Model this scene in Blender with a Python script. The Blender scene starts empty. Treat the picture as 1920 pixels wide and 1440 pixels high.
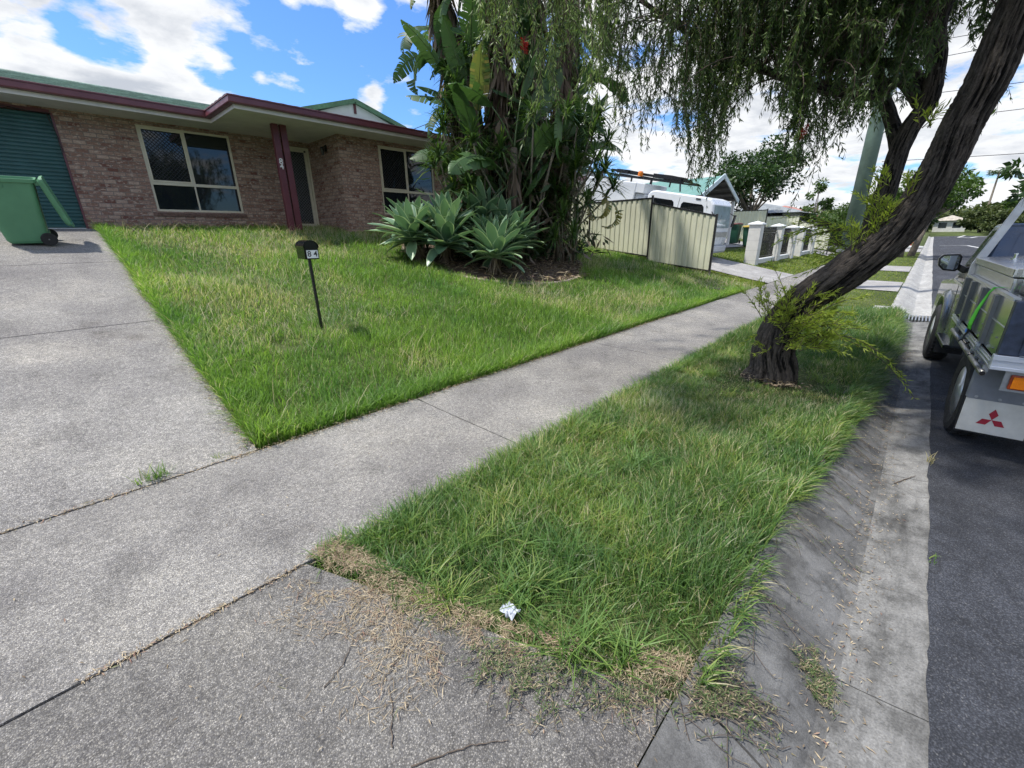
import bpy, math, random
import numpy as np
from mathutils import Vector, Matrix, Euler
C = bpy.context.scene
COL = C.collection
rad = math.radians
PI = math.pi
rng = np.random.default_rng(7)
random.seed(7)

# ------------------------------------------------------------------ camera, sky, sun, exposure
CAM_H = 1.6
FOC, PITCH, ROLL, YAW = 797.0, rad(19.35), rad(-0.72), rad(43.2)
FW = np.array([math.cos(YAW)*math.cos(PITCH), math.sin(YAW)*math.cos(PITCH), -math.sin(PITCH)])
_r0 = np.array([math.sin(YAW), -math.cos(YAW), 0.0]); _u0 = np.cross(_r0, FW)
RT = _r0*math.cos(ROLL) + _u0*math.sin(ROLL)
UP = -_r0*math.sin(ROLL) + _u0*math.cos(ROLL)
cam_d = bpy.data.cameras.new('camera'); cam = bpy.data.objects.new('camera', cam_d); COL.objects.link(cam)
cam_d.sensor_width = 36.0; cam_d.lens = FOC/1920*36.0; cam_d.clip_start = 0.05; cam_d.clip_end = 3000
_m = Matrix.Identity(4)
for i in range(3):
    _m[i][0] = RT[i]; _m[i][1] = UP[i]; _m[i][2] = -FW[i]
_m[2][3] = CAM_H
cam.matrix_world = _m
C.camera = cam

SUN_EL, SUN_X, SUN_Y = rad(64), -0.75, 0.66
_n = math.hypot(SUN_X, SUN_Y)
SUN_DIR = Vector((SUN_X/_n*math.cos(SUN_EL), SUN_Y/_n*math.cos(SUN_EL), math.sin(SUN_EL)))
sun_d = bpy.data.lights.new('sun', 'SUN'); sun_d.energy = 3.1; sun_d.angle = rad(2.5); sun_d.color = (1.0, 0.955, 0.87)
sun = bpy.data.objects.new('sun', sun_d); COL.objects.link(sun)
sun.rotation_euler = SUN_DIR.to_track_quat('Z', 'Y').to_euler(); sun.location = (0, 0, 30)

W = bpy.data.worlds.new('World'); C.world = W; W.use_nodes = True
def world_nodes():
    nt = W.node_tree; N = nt.nodes; L = nt.links; N.clear()
    out = N.new('ShaderNodeOutputWorld'); bg = N.new('ShaderNodeBackground'); bg.inputs[1].default_value = 0.12
    sky = N.new('ShaderNodeTexSky'); sky.sky_type = 'NISHITA'; sky.sun_disc = False
    sky.sun_elevation = SUN_EL; sky.sun_rotation = math.atan2(SUN_X, SUN_Y)
    sky.air_density = 1.15; sky.dust_density = 0.6; sky.ozone_density = 1.6
    tc = N.new('ShaderNodeTexCoord'); sep = N.new('ShaderNodeSeparateXYZ'); L.new(tc.outputs['Generated'], sep.inputs[0])
    def M(op, a, b=None, c=None):
        n = N.new('ShaderNodeMath'); n.operation = op
        for i, v in enumerate((a, b, c)):
            if v is None: continue
            if isinstance(v, (int, float)): n.inputs[i].default_value = v
            else: L.new(v, n.inputs[i])
        return n.outputs[0]
    z = M('MAXIMUM', sep.outputs[2], 0.0)
    zd = M('ADD', z, 0.16)
    cx = M('DIVIDE', sep.outputs[0], zd); cy = M('DIVIDE', sep.outputs[1], zd)
    cmb = N.new('ShaderNodeCombineXYZ'); L.new(cx, cmb.inputs[0]); L.new(cy, cmb.inputs[1]); cmb.inputs[2].default_value = 3.1
    def noise(scale, det, rough, off, dist=0.0):
        mp = N.new('ShaderNodeMapping'); mp.inputs['Location'].default_value = off; L.new(cmb.outputs[0], mp.inputs[0])
        n = N.new('ShaderNodeTexNoise'); n.inputs['Scale'].default_value = scale; n.inputs['Detail'].default_value = det
        n.inputs['Roughness'].default_value = rough; n.inputs['Distortion'].default_value = dist
        L.new(mp.outputs[0], n.inputs['Vector']); return n.outputs[0]
    n1 = noise(1.7, 12, 0.60, CLOUD_OFF, 0.1)
    n2 = noise(0.55, 2, 0.5, (2.3, 5.1, 0))
    cov = M('ADD', n1, M('MULTIPLY', M('SUBTRACT', n2, 0.5), 0.22))
    # cloud banks and clear patches in fixed directions of the sky
    def lobe(d, w, amt):
        d = Vector(d).normalized()
        vm = N.new('ShaderNodeVectorMath'); vm.operation = 'DOT_PRODUCT'; L.new(tc.outputs['Generated'], vm.inputs[0]); vm.inputs[1].default_value = d
        mr = N.new('ShaderNodeMapRange'); mr.interpolation_type = 'SMOOTHSTEP'; L.new(vm.outputs['Value'], mr.inputs[0])
        mr.inputs[1].default_value = 1.0-w; mr.inputs[2].default_value = 1.0-w*.25; mr.inputs[3].default_value = 0.0; mr.inputs[4].default_value = amt
        return mr.outputs[0]
    for d, w, a in CLOUD_LOBES:
        cov = M('ADD', cov, lobe(d, w, a))
    ramp = N.new('ShaderNodeValToRGB'); L.new(cov, ramp.inputs[0])
    ramp.color_ramp.elements[0].position = 0.482; ramp.color_ramp.elements[0].color = (0, 0, 0, 1)
    ramp.color_ramp.elements[1].position = 0.565; ramp.color_ramp.elements[1].color = (1, 1, 1, 1)
    shade = N.new('ShaderNodeValToRGB')
    sn = noise(2.4, 7, 0.6, (7.7, 1.2, 0), 0.2)
    L.new(M('ADD', M('MULTIPLY', cov, 0.45), M('MULTIPLY', sn, 0.55)), shade.inputs[0])
    e = shade.color_ramp.elements
    e[0].position = 0.42; e[0].color = (5.2, 5.2, 5.2, 1); e[1].position = 0.68; e[1].color = (2.7, 2.9, 3.25, 1)
    k = shade.color_ramp.elements.new(0.56); k.color = (4.35, 4.45, 4.6, 1)
    mix = N.new('ShaderNodeMix'); mix.data_type = 'RGBA'
    L.new(ramp.outputs[0], mix.inputs[0])
    tint = N.new('ShaderNodeMix'); tint.data_type = 'RGBA'; tint.blend_type = 'MULTIPLY'; tint.inputs[0].default_value = 1.0
    L.new(sky.outputs[0], tint.inputs[6]); tint.inputs[7].default_value = SKY_TINT
    L.new(tint.outputs[2], mix.inputs[6]); L.new(shade.outputs[0], mix.inputs[7])
    L.new(mix.outputs[2], bg.inputs[0]); L.new(bg.outputs[0], out.inputs[0])
CLOUD_OFF = (0.35, 1.15, 0)
SKY_TINT = (.42, .65, 1.0, 1)
CLOUD_LOBES = [((.10, .90, .40), .10, .14), ((.535, .784, .313), .016, -.14), ((.395, .878, .271), .008, -.14), ((.285, .917, .278), .002, -.12), ((.147, .954, .285), .0022, -.16), ((.40, .85, .36), .003, -.12), ((.445, .83, .36), .0055, .22), ((.475, .845, .247), .0022, .14), ((.541, .811, .222), .0045, .16), ((.224, .944, .241), .01, .08), ((.90, .30, .22), .10, .055), ((1, -.25, .2), .25, .07), ((.86, .46, .20), .010, -.06), ((-.6, -.6, .5), .5, .08)]
world_nodes()
C.view_settings.view_transform = 'Standard'; C.view_settings.look = 'None'; C.view_settings.exposure = 0.88; C.view_settings.gamma = 1.0
C.cycles.use_denoising = True
C.cycles.max_bounces = 7; C.cycles.diffuse_bounces = 3; C.cycles.glossy_bounces = 3; C.cycles.transmission_bounces = 4; C.cycles.transparent_max_bounces = 6
C.cycles.use_adaptive_sampling = True; C.cycles.adaptive_threshold = 0.02

def ray(px, py):
    return FW + RT*(px-960)/FOC - UP*(py-720)/FOC
def at(px, py, X=None, Y=None, Z=None, D=None):
    """a sight line from the photo's standpoint met with the plane X, Y or Z, or with a horizontal distance D"""
    d = ray(px, py)
    if X is not None: t = X/d[0]
    elif Y is not None: t = Y/d[1]
    elif Z is not None: t = (Z-CAM_H)/d[2]
    else: t = D/math.hypot(d[0], d[1])
    p = d*t; p[2] += CAM_H
    return p

# ------------------------------------------------------------------ helpers
def tag(o, label=None, cat=None, group=None, kind=None):
    if label: o['label'] = label
    if cat: o['category'] = cat
    if group: o['group'] = group
    if kind: o['kind'] = kind
    return o
def thing(name, loc, label, cat, group=None, rot=(0, 0, 0)):
    o = bpy.data.objects.new(name, None); COL.objects.link(o); o.empty_display_size = 0.2
    o.location = loc; o.rotation_euler = rot
    o.matrix_world = Matrix.LocRotScale(Vector(loc), Euler(rot), None)
    return tag(o, label, cat, group)
class MB:
    """collects shapes and links them as one mesh object"""
    def __init__(s): s.v = []; s.f = []; s.m = []
    def add(s, vs, fs, m=0):
        n = len(s.v); s.v += [tuple(map(float, p)) for p in vs]; s.f += [tuple(int(i)+n for i in f) for f in fs]; s.m += [m]*len(fs); return s
    def box(s, x0, x1, y0, y1, z0, z1, m=0):
        vs = [(x0,y0,z0),(x1,y0,z0),(x1,y1,z0),(x0,y1,z0),(x0,y0,z1),(x1,y0,z1),(x1,y1,z1),(x0,y1,z1)]
        return s.add(vs, [(0,3,2,1),(4,5,6,7),(0,1,5,4),(1,2,6,5),(2,3,7,6),(3,0,4,7)], m)
    def bar(s, a, b, w, h, m=0, up=(0,0,1)):
        a = Vector(a); b = Vector(b); d = (b-a).normalized(); u = Vector(up)
        sd = d.cross(u)
        if sd.length < 1e-4: sd = d.cross(Vector((1,0,0)))
        sd.normalize(); u = sd.cross(d)
        vs = []
        for p in (a, b):
            for i, j in ((-1,-1),(1,-1),(1,1),(-1,1)): vs.append(p+sd*i*w/2+u*j*h/2)
        return s.add(vs, [(0,1,2,3),(7,6,5,4),(0,4,5,1),(1,5,6,2),(2,6,7,3),(3,7,4,0)], m)
    def tube(s, path, rads, seg=8, m=0, cap=True):
        P = [Vector(p) for p in path]
        if isinstance(rads, (int, float)): rads = [rads]*len(P)
        vs = []; fs = []; prev = None
        for i, p in enumerate(P):
            t = (P[min(i+1, len(P)-1)]-P[max(i-1, 0)])
            t = t.normalized() if t.length > 1e-9 else Vector((0,0,1))
            if prev is None:
                a = Vector((0,0,1)) if abs(t.z) < 0.9 else Vector((1,0,0))
                n = t.cross(a).normalized()
            else:
                n = (prev - t*prev.dot(t)); n = n.normalized() if n.length > 1e-6 else t.orthogonal().normalized()
            prev = n; b = t.cross(n)
            for k in range(seg):
                a = 2*PI*k/seg; vs.append(p+(n*math.cos(a)+b*math.sin(a))*rads[i])
        for i in range(len(P)-1):
            for k in range(seg):
                k2 = (k+1) % seg; fs.append((i*seg+k, i*seg+k2, (i+1)*seg+k2, (i+1)*seg+k))
        if cap:
            fs.append(tuple(range(seg-1, -1, -1))); fs.append(tuple((len(P)-1)*seg+k for k in range(seg)))
        return s.add(vs, fs, m)
    def prism(s, poly, axis, a, b, m=0):
        """closed outline in the plane across axis, extruded from a to b"""
        def p3(u, v, w): return (w,u,v) if axis == 'x' else ((u,w,v) if axis == 'y' else (u,v,w))
        n = len(poly); vs = [p3(u,v,a) for u,v in poly]+[p3(u,v,b) for u,v in poly]
        fs = [tuple(range(n)), tuple(range(2*n-1, n-1, -1))]+[(i, i+n, (i+1)%n+n, (i+1)%n) for i in range(n)]
        return s.add(vs, fs, m)
    def lathe(s, prof, axis, c, seg=20, m=0):
        """profile of (radius, along) turned round axis through c"""
        vs = []; fs = []
        for r, h in prof:
            for k in range(seg):
                a = 2*PI*k/seg; x, y = r*math.cos(a), r*math.sin(a)
                vs.append((c[0]+x, c[1]+h, c[2]+y) if axis == 'y' else ((c[0]+h, c[1]+x, c[2]+y) if axis == 'x' else (c[0]+x, c[1]+y, c[2]+h)))
        for i in range(len(prof)-1):
            for k in range(seg):
                k2 = (k+1)%seg; fs.append((i*seg+k, i*seg+k2, (i+1)*seg+k2, (i+1)*seg+k))
        fs.append(tuple(range(seg))); fs.append(tuple((len(prof)-1)*seg+k for k in range(seg)))
        return s.add(vs, fs, m)
    def build(s, name, mats, parent=None, smooth=False, bevel=0, world=False, fix=True):
        me = bpy.data.meshes.new(name); me.from_pydata(s.v, [], s.f)
        if not isinstance(mats, (list, tuple)): mats = [mats]
        for mt in mats: me.materials.append(mt)
        if len(mats) > 1: me.polygons.foreach_set('material_index', np.array(s.m, dtype=np.int32))
        if fix:
            import bmesh
            bm = bmesh.new(); bm.from_mesh(me); bmesh.ops.recalc_face_normals(bm, faces=bm.faces); bm.to_mesh(me); bm.free()
        if smooth: me.polygons.foreach_set('use_smooth', np.ones(len(me.polygons), dtype=bool))
        o = bpy.data.objects.new(name, me); COL.objects.link(o)
        if smooth == 'auto': pass
        if bevel:
            md = o.modifiers.new('bevel', 'BEVEL'); md.width = bevel; md.segments = 2; md.limit_method = 'ANGLE'; md.angle_limit = rad(40)
        hang(o, parent, world)
        return o
def hang(o, parent, world=False):
    if parent is not None:
        o.parent = parent
        if world: o.matrix_parent_inverse = parent.matrix_world.inverted()
    return o
def np_mesh(name, verts, loops, starts, mat, parent=None, attr=None, world=False, smooth=False):
    me = bpy.data.meshes.new(name)
    nv = len(verts); nf = len(starts)
    me.vertices.add(nv); me.vertices.foreach_set('co', np.ascontiguousarray(verts, dtype=np.float32).ravel())
    me.loops.add(len(loops)); me.loops.foreach_set('vertex_index', np.ascontiguousarray(loops, dtype=np.int32))
    me.polygons.add(nf); me.polygons.foreach_set('loop_start', np.ascontiguousarray(starts, dtype=np.int32))
    me.update(calc_edges=True)
    if smooth: me.polygons.foreach_set('use_smooth', np.ones(nf, dtype=bool))
    if attr is not None:
        a = me.attributes.new('rnd', 'FLOAT', 'FACE'); a.data.foreach_set('value', np.ascontiguousarray(attr, dtype=np.float32))
    mats = mat if isinstance(mat, (list, tuple)) else [mat]
    for mt in mats: me.materials.append(mt)
    o = bpy.data.objects.new(name, me); COL.objects.link(o); hang(o, parent, world)
    return o
def copy_tree(src, loc, rot=None, label=None):
    """a thing again, with copies of its parts and their sub-parts"""
    r = src.copy(); COL.objects.link(r); r.location = loc
    if rot is not None: r.rotation_euler = rot
    if label: r['label'] = label
    def kids(a, b):
        for ch in list(a.children):
            c = ch.copy(); COL.objects.link(c); c.parent = b; kids(ch, c)
    kids(src, r)
    return r
def text(name, body, size, mat, parent, loc, rot, extrude=0.002, world=False, align='CENTER', spacing=None):
    cu = bpy.data.curves.new(name, 'FONT'); cu.body = body; cu.size = size; cu.extrude = extrude; cu.align_x = align; cu.align_y = 'CENTER'
    cu.materials.append(mat); cu.offset = size*0.012
    if spacing: cu.space_line = spacing
    tmp = bpy.data.objects.new(name+'_outline', cu); COL.objects.link(tmp)
    me = bpy.data.meshes.new_from_object(tmp.evaluated_get(bpy.context.evaluated_depsgraph_get())); COL.objects.unlink(tmp); bpy.data.objects.remove(tmp)
    me.name = name; me.materials.clear(); me.materials.append(mat)
    o = bpy.data.objects.new(name, me); COL.objects.link(o); o.location = loc; o.rotation_euler = rot
    hang(o, parent, world); return o

def hash2(ix, iy, s):
    h = np.sin(ix*127.1 + iy*311.7 + s*74.7)*43758.5453
    return h - np.floor(h)
def vnoise(x, y, s=0):
    x = np.asarray(x, float); y = np.asarray(y, float)
    ix = np.floor(x); iy = np.floor(y); fx = x-ix; fy = y-iy
    fx = fx*fx*(3-2*fx); fy = fy*fy*(3-2*fy)
    a = hash2(ix, iy, s); b = hash2(ix+1, iy, s); c = hash2(ix, iy+1, s); d = hash2(ix+1, iy+1, s)
    return (a*(1-fx)+b*fx)*(1-fy) + (c*(1-fx)+d*fx)*fy
def fbm(x, y, s=0, o=3):
    t = 0; a = 0.5; n = 0
    for i in range(o):
        t = t + a*vnoise(np.asarray(x)*2**i, np.asarray(y)*2**i, s+i*3.3); n += a; a *= 0.5
    return t/n

# ------------------------------------------------------------------ materials
def new_mat(name):
    m = bpy.data.materials.new(name); m.use_nodes = True
    nt = m.node_tree; b = nt.nodes['Principled BSDF']; return m, nt, b
def inp(nt, sock, v):
    if hasattr(v, 'is_linked') or hasattr(v, 'links'): nt.links.new(v, sock)
    else: sock.default_value = v
def noise_node(nt, scale, detail=4, rough=0.55, coord='Object', vec=None, stretch=None):
    if vec is None:
        tc = nt.nodes.new('ShaderNodeTexCoord'); vec = tc.outputs[coord]
    if stretch:
        mp = nt.nodes.new('ShaderNodeMapping'); mp.inputs['Scale'].default_value = stretch; nt.links.new(vec, mp.inputs[0]); vec = mp.outputs[0]
    n = nt.nodes.new('ShaderNodeTexNoise'); n.inputs['Scale'].default_value = scale; n.inputs['Detail'].default_value = detail; n.inputs['Roughness'].default_value = rough
    nt.links.new(vec, n.inputs['Vector']); return n.outputs[0]
def ramp_node(nt, fac, stops, interp='LINEAR'):
    r = nt.nodes.new('ShaderNodeValToRGB'); nt.links.new(fac, r.inputs[0]); e = r.color_ramp.elements; r.color_ramp.interpolation = interp
    while len(e) < len(stops): e.new(0.5)
    for k, (p, c) in enumerate(stops):
        e[k].position = p; e[k].color = (c, c, c, 1) if isinstance(c, (int, float)) else (*c, 1)
    return r.outputs[0]
def mixc(nt, fac, a, b, mode='MIX'):
    n = nt.nodes.new('ShaderNodeMix'); n.data_type = 'RGBA'; n.blend_type = mode
    for sock, v in ((n.inputs[0], fac), (n.inputs[6], a), (n.inputs[7], b)):
        if isinstance(v, (int, float)): sock.default_value = v
        elif isinstance(v, tuple): sock.default_value = (*v, 1)
        else: nt.links.new(v, sock)
    return n.outputs[2]
def bump(nt, b, height, strength=0.3, dist=0.01):
    n = nt.nodes.new('ShaderNodeBump'); n.inputs['Strength'].default_value = strength; n.inputs['Distance'].default_value = dist
    nt.links.new(height, n.inputs['Height']); nt.links.new(n.outputs[0], b.inputs['Normal'])
def mat(name, col, rough=0.6, metal=0.0, var=0.25, scale=6.0, bmp=0.0, bscale=80, spec=0.5, coat=0.0, stretch=None):
    """paint, plastic, metal: a base colour with uneven weathering"""
    m, nt, b = new_mat(name)
    b.inputs['Roughness'].default_value = rough; b.inputs['Metallic'].default_value = metal
    b.inputs['Specular IOR Level'].default_value = spec; b.inputs['Coat Weight'].default_value = coat
    if var:
        n = noise_node(nt, scale, 5, 0.6, stretch=stretch)
        lo = tuple(c*(1-var) for c in col); hi = tuple(min(1, c*(1+var*0.7)) for c in col)
        nt.links.new(ramp_node(nt, n, [(0.3, lo), (0.7, hi)]), b.inputs['Base Color'])
        rr = ramp_node(nt, n, [(0.3, min(1, rough*1.15+.02)), (0.7, rough*0.85)]); nt.links.new(rr, b.inputs['Roughness'])
    else: b.inputs['Base Color'].default_value = (*col, 1)
    if bmp: bump(nt, b, noise_node(nt, bscale, 4), bmp, 0.004)
    return m
def leaf_mat(name, stops, transl=0.35, rough=0.45, patch=None, spec=0.4):
    """leaves and blades: the colour differs from leaf to leaf, some light passes through"""
    m, nt, b = new_mat(name)
    at_ = nt.nodes.new('ShaderNodeAttribute'); at_.attribute_name = 'rnd'
    col = ramp_node(nt, at_.outputs['Fac'], stops)
    if patch:
        g = nt.nodes.new('ShaderNodeNewGeometry')
        n = noise_node(nt, patch[0], 3, 0.55, vec=g.outputs['Position'])
        col = mixc(nt, ramp_node(nt, n, [(0.36, 0.0), (0.66, 1.0)]), col, mixc(nt, 1.0, col, patch[1], 'MULTIPLY'))
    nt.links.new(col, b.inputs['Base Color']); b.inputs['Roughness'].default_value = rough; b.inputs['Specular IOR Level'].default_value = spec
    tr = nt.nodes.new('ShaderNodeBsdfTranslucent')
    nt.links.new(mixc(nt, 1.0, col, (1.15, 1.25, 0.7), 'MULTIPLY'), tr.inputs[0])
    mx = nt.nodes.new('ShaderNodeMixShader'); mx.inputs[0].default_value = transl
    out = nt.nodes['Material Output']
    nt.links.new(b.outputs[0], mx.inputs[1]); nt.links.new(tr.outputs[0], mx.inputs[2]); nt.links.new(mx.outputs[0], out.inputs[0])
    return m
def aggregate_mat(name, tone=1.0, warm=0.0, fine=1.0):
    """washed aggregate concrete: pale, grey and bluish pebbles in a grey paste, with broad stains"""
    m, nt, b = new_mat(name)
    g = nt.nodes.new('ShaderNodeNewGeometry'); pos = g.outputs['Position']
    v = nt.nodes.new('ShaderNodeTexVoronoi'); v.inputs['Scale'].default_value = 185*fine; nt.links.new(pos, v.inputs['Vector']); v.inputs['Randomness'].default_value = 1
    sp = nt.nodes.new('ShaderNodeSeparateColor'); nt.links.new(v.outputs['Color'], sp.inputs[0])
    stones = ramp_node(nt, sp.outputs[0], [(0.0, (.10*tone, .10*tone, .107*tone)), (0.3, (.19*tone, .19*tone, .195*tone)), (0.62, (.27*tone, .268*tone, .262*tone)), (0.9, (.38*tone, .37*tone, .345*tone)), (1.0, (.50*tone, .49*tone, .47*tone))])
    edge = ramp_node(nt, v.outputs['Distance'], [(0.35, 1.0), (0.72, 0.0)])
    col = mixc(nt, edge, (.15*tone, .147*tone, .142*tone), stones)
    n1 = noise_node(nt, 34*fine, 5, 0.7, vec=pos)
    col = mixc(nt, 0.75, col, ramp_node(nt, n1, [(0.33, .6), (0.5, 1.0), (0.68, 1.35)]), 'MULTIPLY')
    n2 = noise_node(nt, 0.8, 5, 0.62, vec=pos)
    col = mixc(nt, 1.0, col, ramp_node(nt, n2, [(0.3, (.68, .67, .69)), (0.52, (.98, .97, .96)), (0.72, (1.30, 1.27, 1.20))]), 'MULTIPLY')
    n3 = noise_node(nt, 3.3, 5, 0.65, vec=pos)
    col = mixc(nt, 1.0, col, ramp_node(nt, n3, [(0.27, .72), (0.45, .98), (0.8, 1.1)]), 'MULTIPLY')
    n4 = noise_node(nt, 0.33, 4, 0.6, vec=pos)
    col = mixc(nt, 1.0, col, ramp_node(nt, n4, [(0.36, (.78, .76, .74)), (0.6, (1.06, 1.04, 1.0))]), 'MULTIPLY')
    n5 = noise_node(nt, 1.7, 3, 0.5, vec=pos)
    col = mixc(nt, ramp_node(nt, n5, [(0.68, 0.0), (0.74, .5)]), col, mixc(nt, 1.0, col, (1.45, 1.42, 1.38), 'MULTIPLY'))
    n6 = noise_node(nt, 2.3, 3, 0.5, vec=pos, stretch=(1, .6, 1))
    col = mixc(nt, ramp_node(nt, n6, [(0.66, 0.0), (0.74, .55)]), col, mixc(nt, 1.0, col, (.62, .60, .58), 'MULTIPLY'))
    nt.links.new(col, b.inputs['Base Color']); b.inputs['Roughness'].default_value = 0.9; b.inputs['Specular IOR Level'].default_value = 0.25
    bump(nt, b, mixc(nt, .5, edge, n1), 0.5, 0.006)
    return m
def concrete_mat(name, col, streak=(1, 1, 1), grain=150, dark=.55, wear=0):
    m, nt, b = new_mat(name)
    g = nt.nodes.new('ShaderNodeNewGeometry'); pos = g.outputs['Position']
    n1 = noise_node(nt, grain, 4, 0.75, vec=pos); n2 = noise_node(nt, 1.9, 6, 0.68, vec=pos, stretch=streak); n3 = noise_node(nt, 11, 5, 0.65, vec=pos)
    c = mixc(nt, 1.0, tuple(col), ramp_node(nt, n2, [(0.3, dark), (0.5, .95), (0.72, 1.3)]), 'MULTIPLY')
    c = mixc(nt, .8, c, ramp_node(nt, n1, [(0.32, .55), (0.52, 1.0), (0.7, 1.4)]), 'MULTIPLY')
    c = mixc(nt, .7, c, ramp_node(nt, n3, [(0.3, .7), (0.55, 1.05), (.8, 1.15)]), 'MULTIPLY')
    if wear:
        n4 = noise_node(nt, 5, 6, .72, vec=pos); c = mixc(nt, 1.0, c, ramp_node(nt, n4, [(.36, .55), (.5, 1.0), (.66, 1.25)]), 'MULTIPLY')
        wv = nt.nodes.new('ShaderNodeVectorMath'); wv.operation = 'ADD'; nn = nt.nodes.new('ShaderNodeTexNoise'); nn.inputs['Scale'].default_value = 3.5; nt.links.new(pos, nn.inputs['Vector'])
        sc_ = nt.nodes.new('ShaderNodeVectorMath'); sc_.operation = 'SCALE'; sc_.inputs['Scale'].default_value = .22; nt.links.new(nn.outputs['Color'], sc_.inputs[0]); nt.links.new(pos, wv.inputs[0]); nt.links.new(sc_.outputs[0], wv.inputs[1])
        v2 = nt.nodes.new('ShaderNodeTexVoronoi'); v2.feature = 'DISTANCE_TO_EDGE'; v2.inputs['Scale'].default_value = 1.1; nt.links.new(wv.outputs[0], v2.inputs['Vector'])
        c = mixc(nt, ramp_node(nt, v2.outputs['Distance'], [(.002, .35), (.006, 0.0)]), c, (.05, .048, .046))
    nt.links.new(c, b.inputs['Base Color']); b.inputs['Roughness'].default_value = 0.88; b.inputs['Specular IOR Level'].default_value = 0.3
    bump(nt, b, n1, 0.35, 0.004)
    return m
def asphalt_mat(name):
    m, nt, b = new_mat(name)
    g = nt.nodes.new('ShaderNodeNewGeometry'); pos = g.outputs['Position']
    v = nt.nodes.new('ShaderNodeTexVoronoi'); v.inputs['Scale'].default_value = 165; nt.links.new(pos, v.inputs['Vector'])
    sp = nt.nodes.new('ShaderNodeSeparateColor'); nt.links.new(v.outputs['Color'], sp.inputs[0])
    c = ramp_node(nt, sp.outputs[0], [(0, (.030, .033, .040)), (.5, (.050, .054, .066)), (.88, (.072, .076, .09)), (.98, (.095, .097, .105)), (1, (.14, .14, .145))])
    c = mixc(nt, ramp_node(nt, v.outputs['Distance'], [(.3, 0.0), (.7, .7)]), c, (.014, .015, .018))
    n1 = noise_node(nt, .9, 5, .65, vec=pos, stretch=(.5, 1.4, 1)); c = mixc(nt, 1.0, c, ramp_node(nt, n1, [(.3, .7), (.5, 1.0), (.7, 1.45)]), 'MULTIPLY')
    n2 = noise_node(nt, 7, 4, .65, vec=pos); c = mixc(nt, .8, c, ramp_node(nt, n2, [(.3, .7), (.7, 1.35)]), 'MULTIPLY')
    # crazing cracks
    wv = nt.nodes.new('ShaderNodeVectorMath'); wv.operation = 'ADD'; nn = nt.nodes.new('ShaderNodeTexNoise'); nn.inputs['Scale'].default_value = 2.5; nt.links.new(pos, nn.inputs['Vector'])
    nt.links.new(pos, wv.inputs[0]); nt.links.new(nn.outputs['Color'], wv.inputs[1])
    v2 = nt.nodes.new('ShaderNodeTexVoronoi'); v2.feature = 'DISTANCE_TO_EDGE'; v2.inputs['Scale'].default_value = .7; nt.links.new(wv.outputs[0], v2.inputs['Vector'])
    cr = noise_node(nt, .5, 2, .5, vec=pos)
    ck = mixc(nt, ramp_node(nt, cr, [(.60, 0.0), (.66, 1.0)]), (0., 0., 0.), ramp_node(nt, v2.outputs['Distance'], [(.004, 1.0), (.011, 0.0)]))
    c = mixc(nt, mixc(nt, 1.0, ck, (.35, .35, .35), 'MULTIPLY'), c, (.012, .012, .014))
    nt.links.new(c, b.inputs['Base Color']); b.inputs['Roughness'].default_value = .85; b.inputs['Specular IOR Level'].default_value = .3
    bump(nt, b, mixc(nt, .5, sp.outputs[0], n2), .6, .006); return m
def glass_mat(name, col=(.012, .016, .02), rough=0.03):
    m, nt, b = new_mat(name)
    b.inputs['Base Color'].default_value = (*col, 1); b.inputs['Roughness'].default_value = rough; b.inputs['Specular IOR Level'].default_value = 0.6
    n = noise_node(nt, 1.1, 2, .5); bump(nt, b, n, 0.02, 0.02)
    return m
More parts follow.
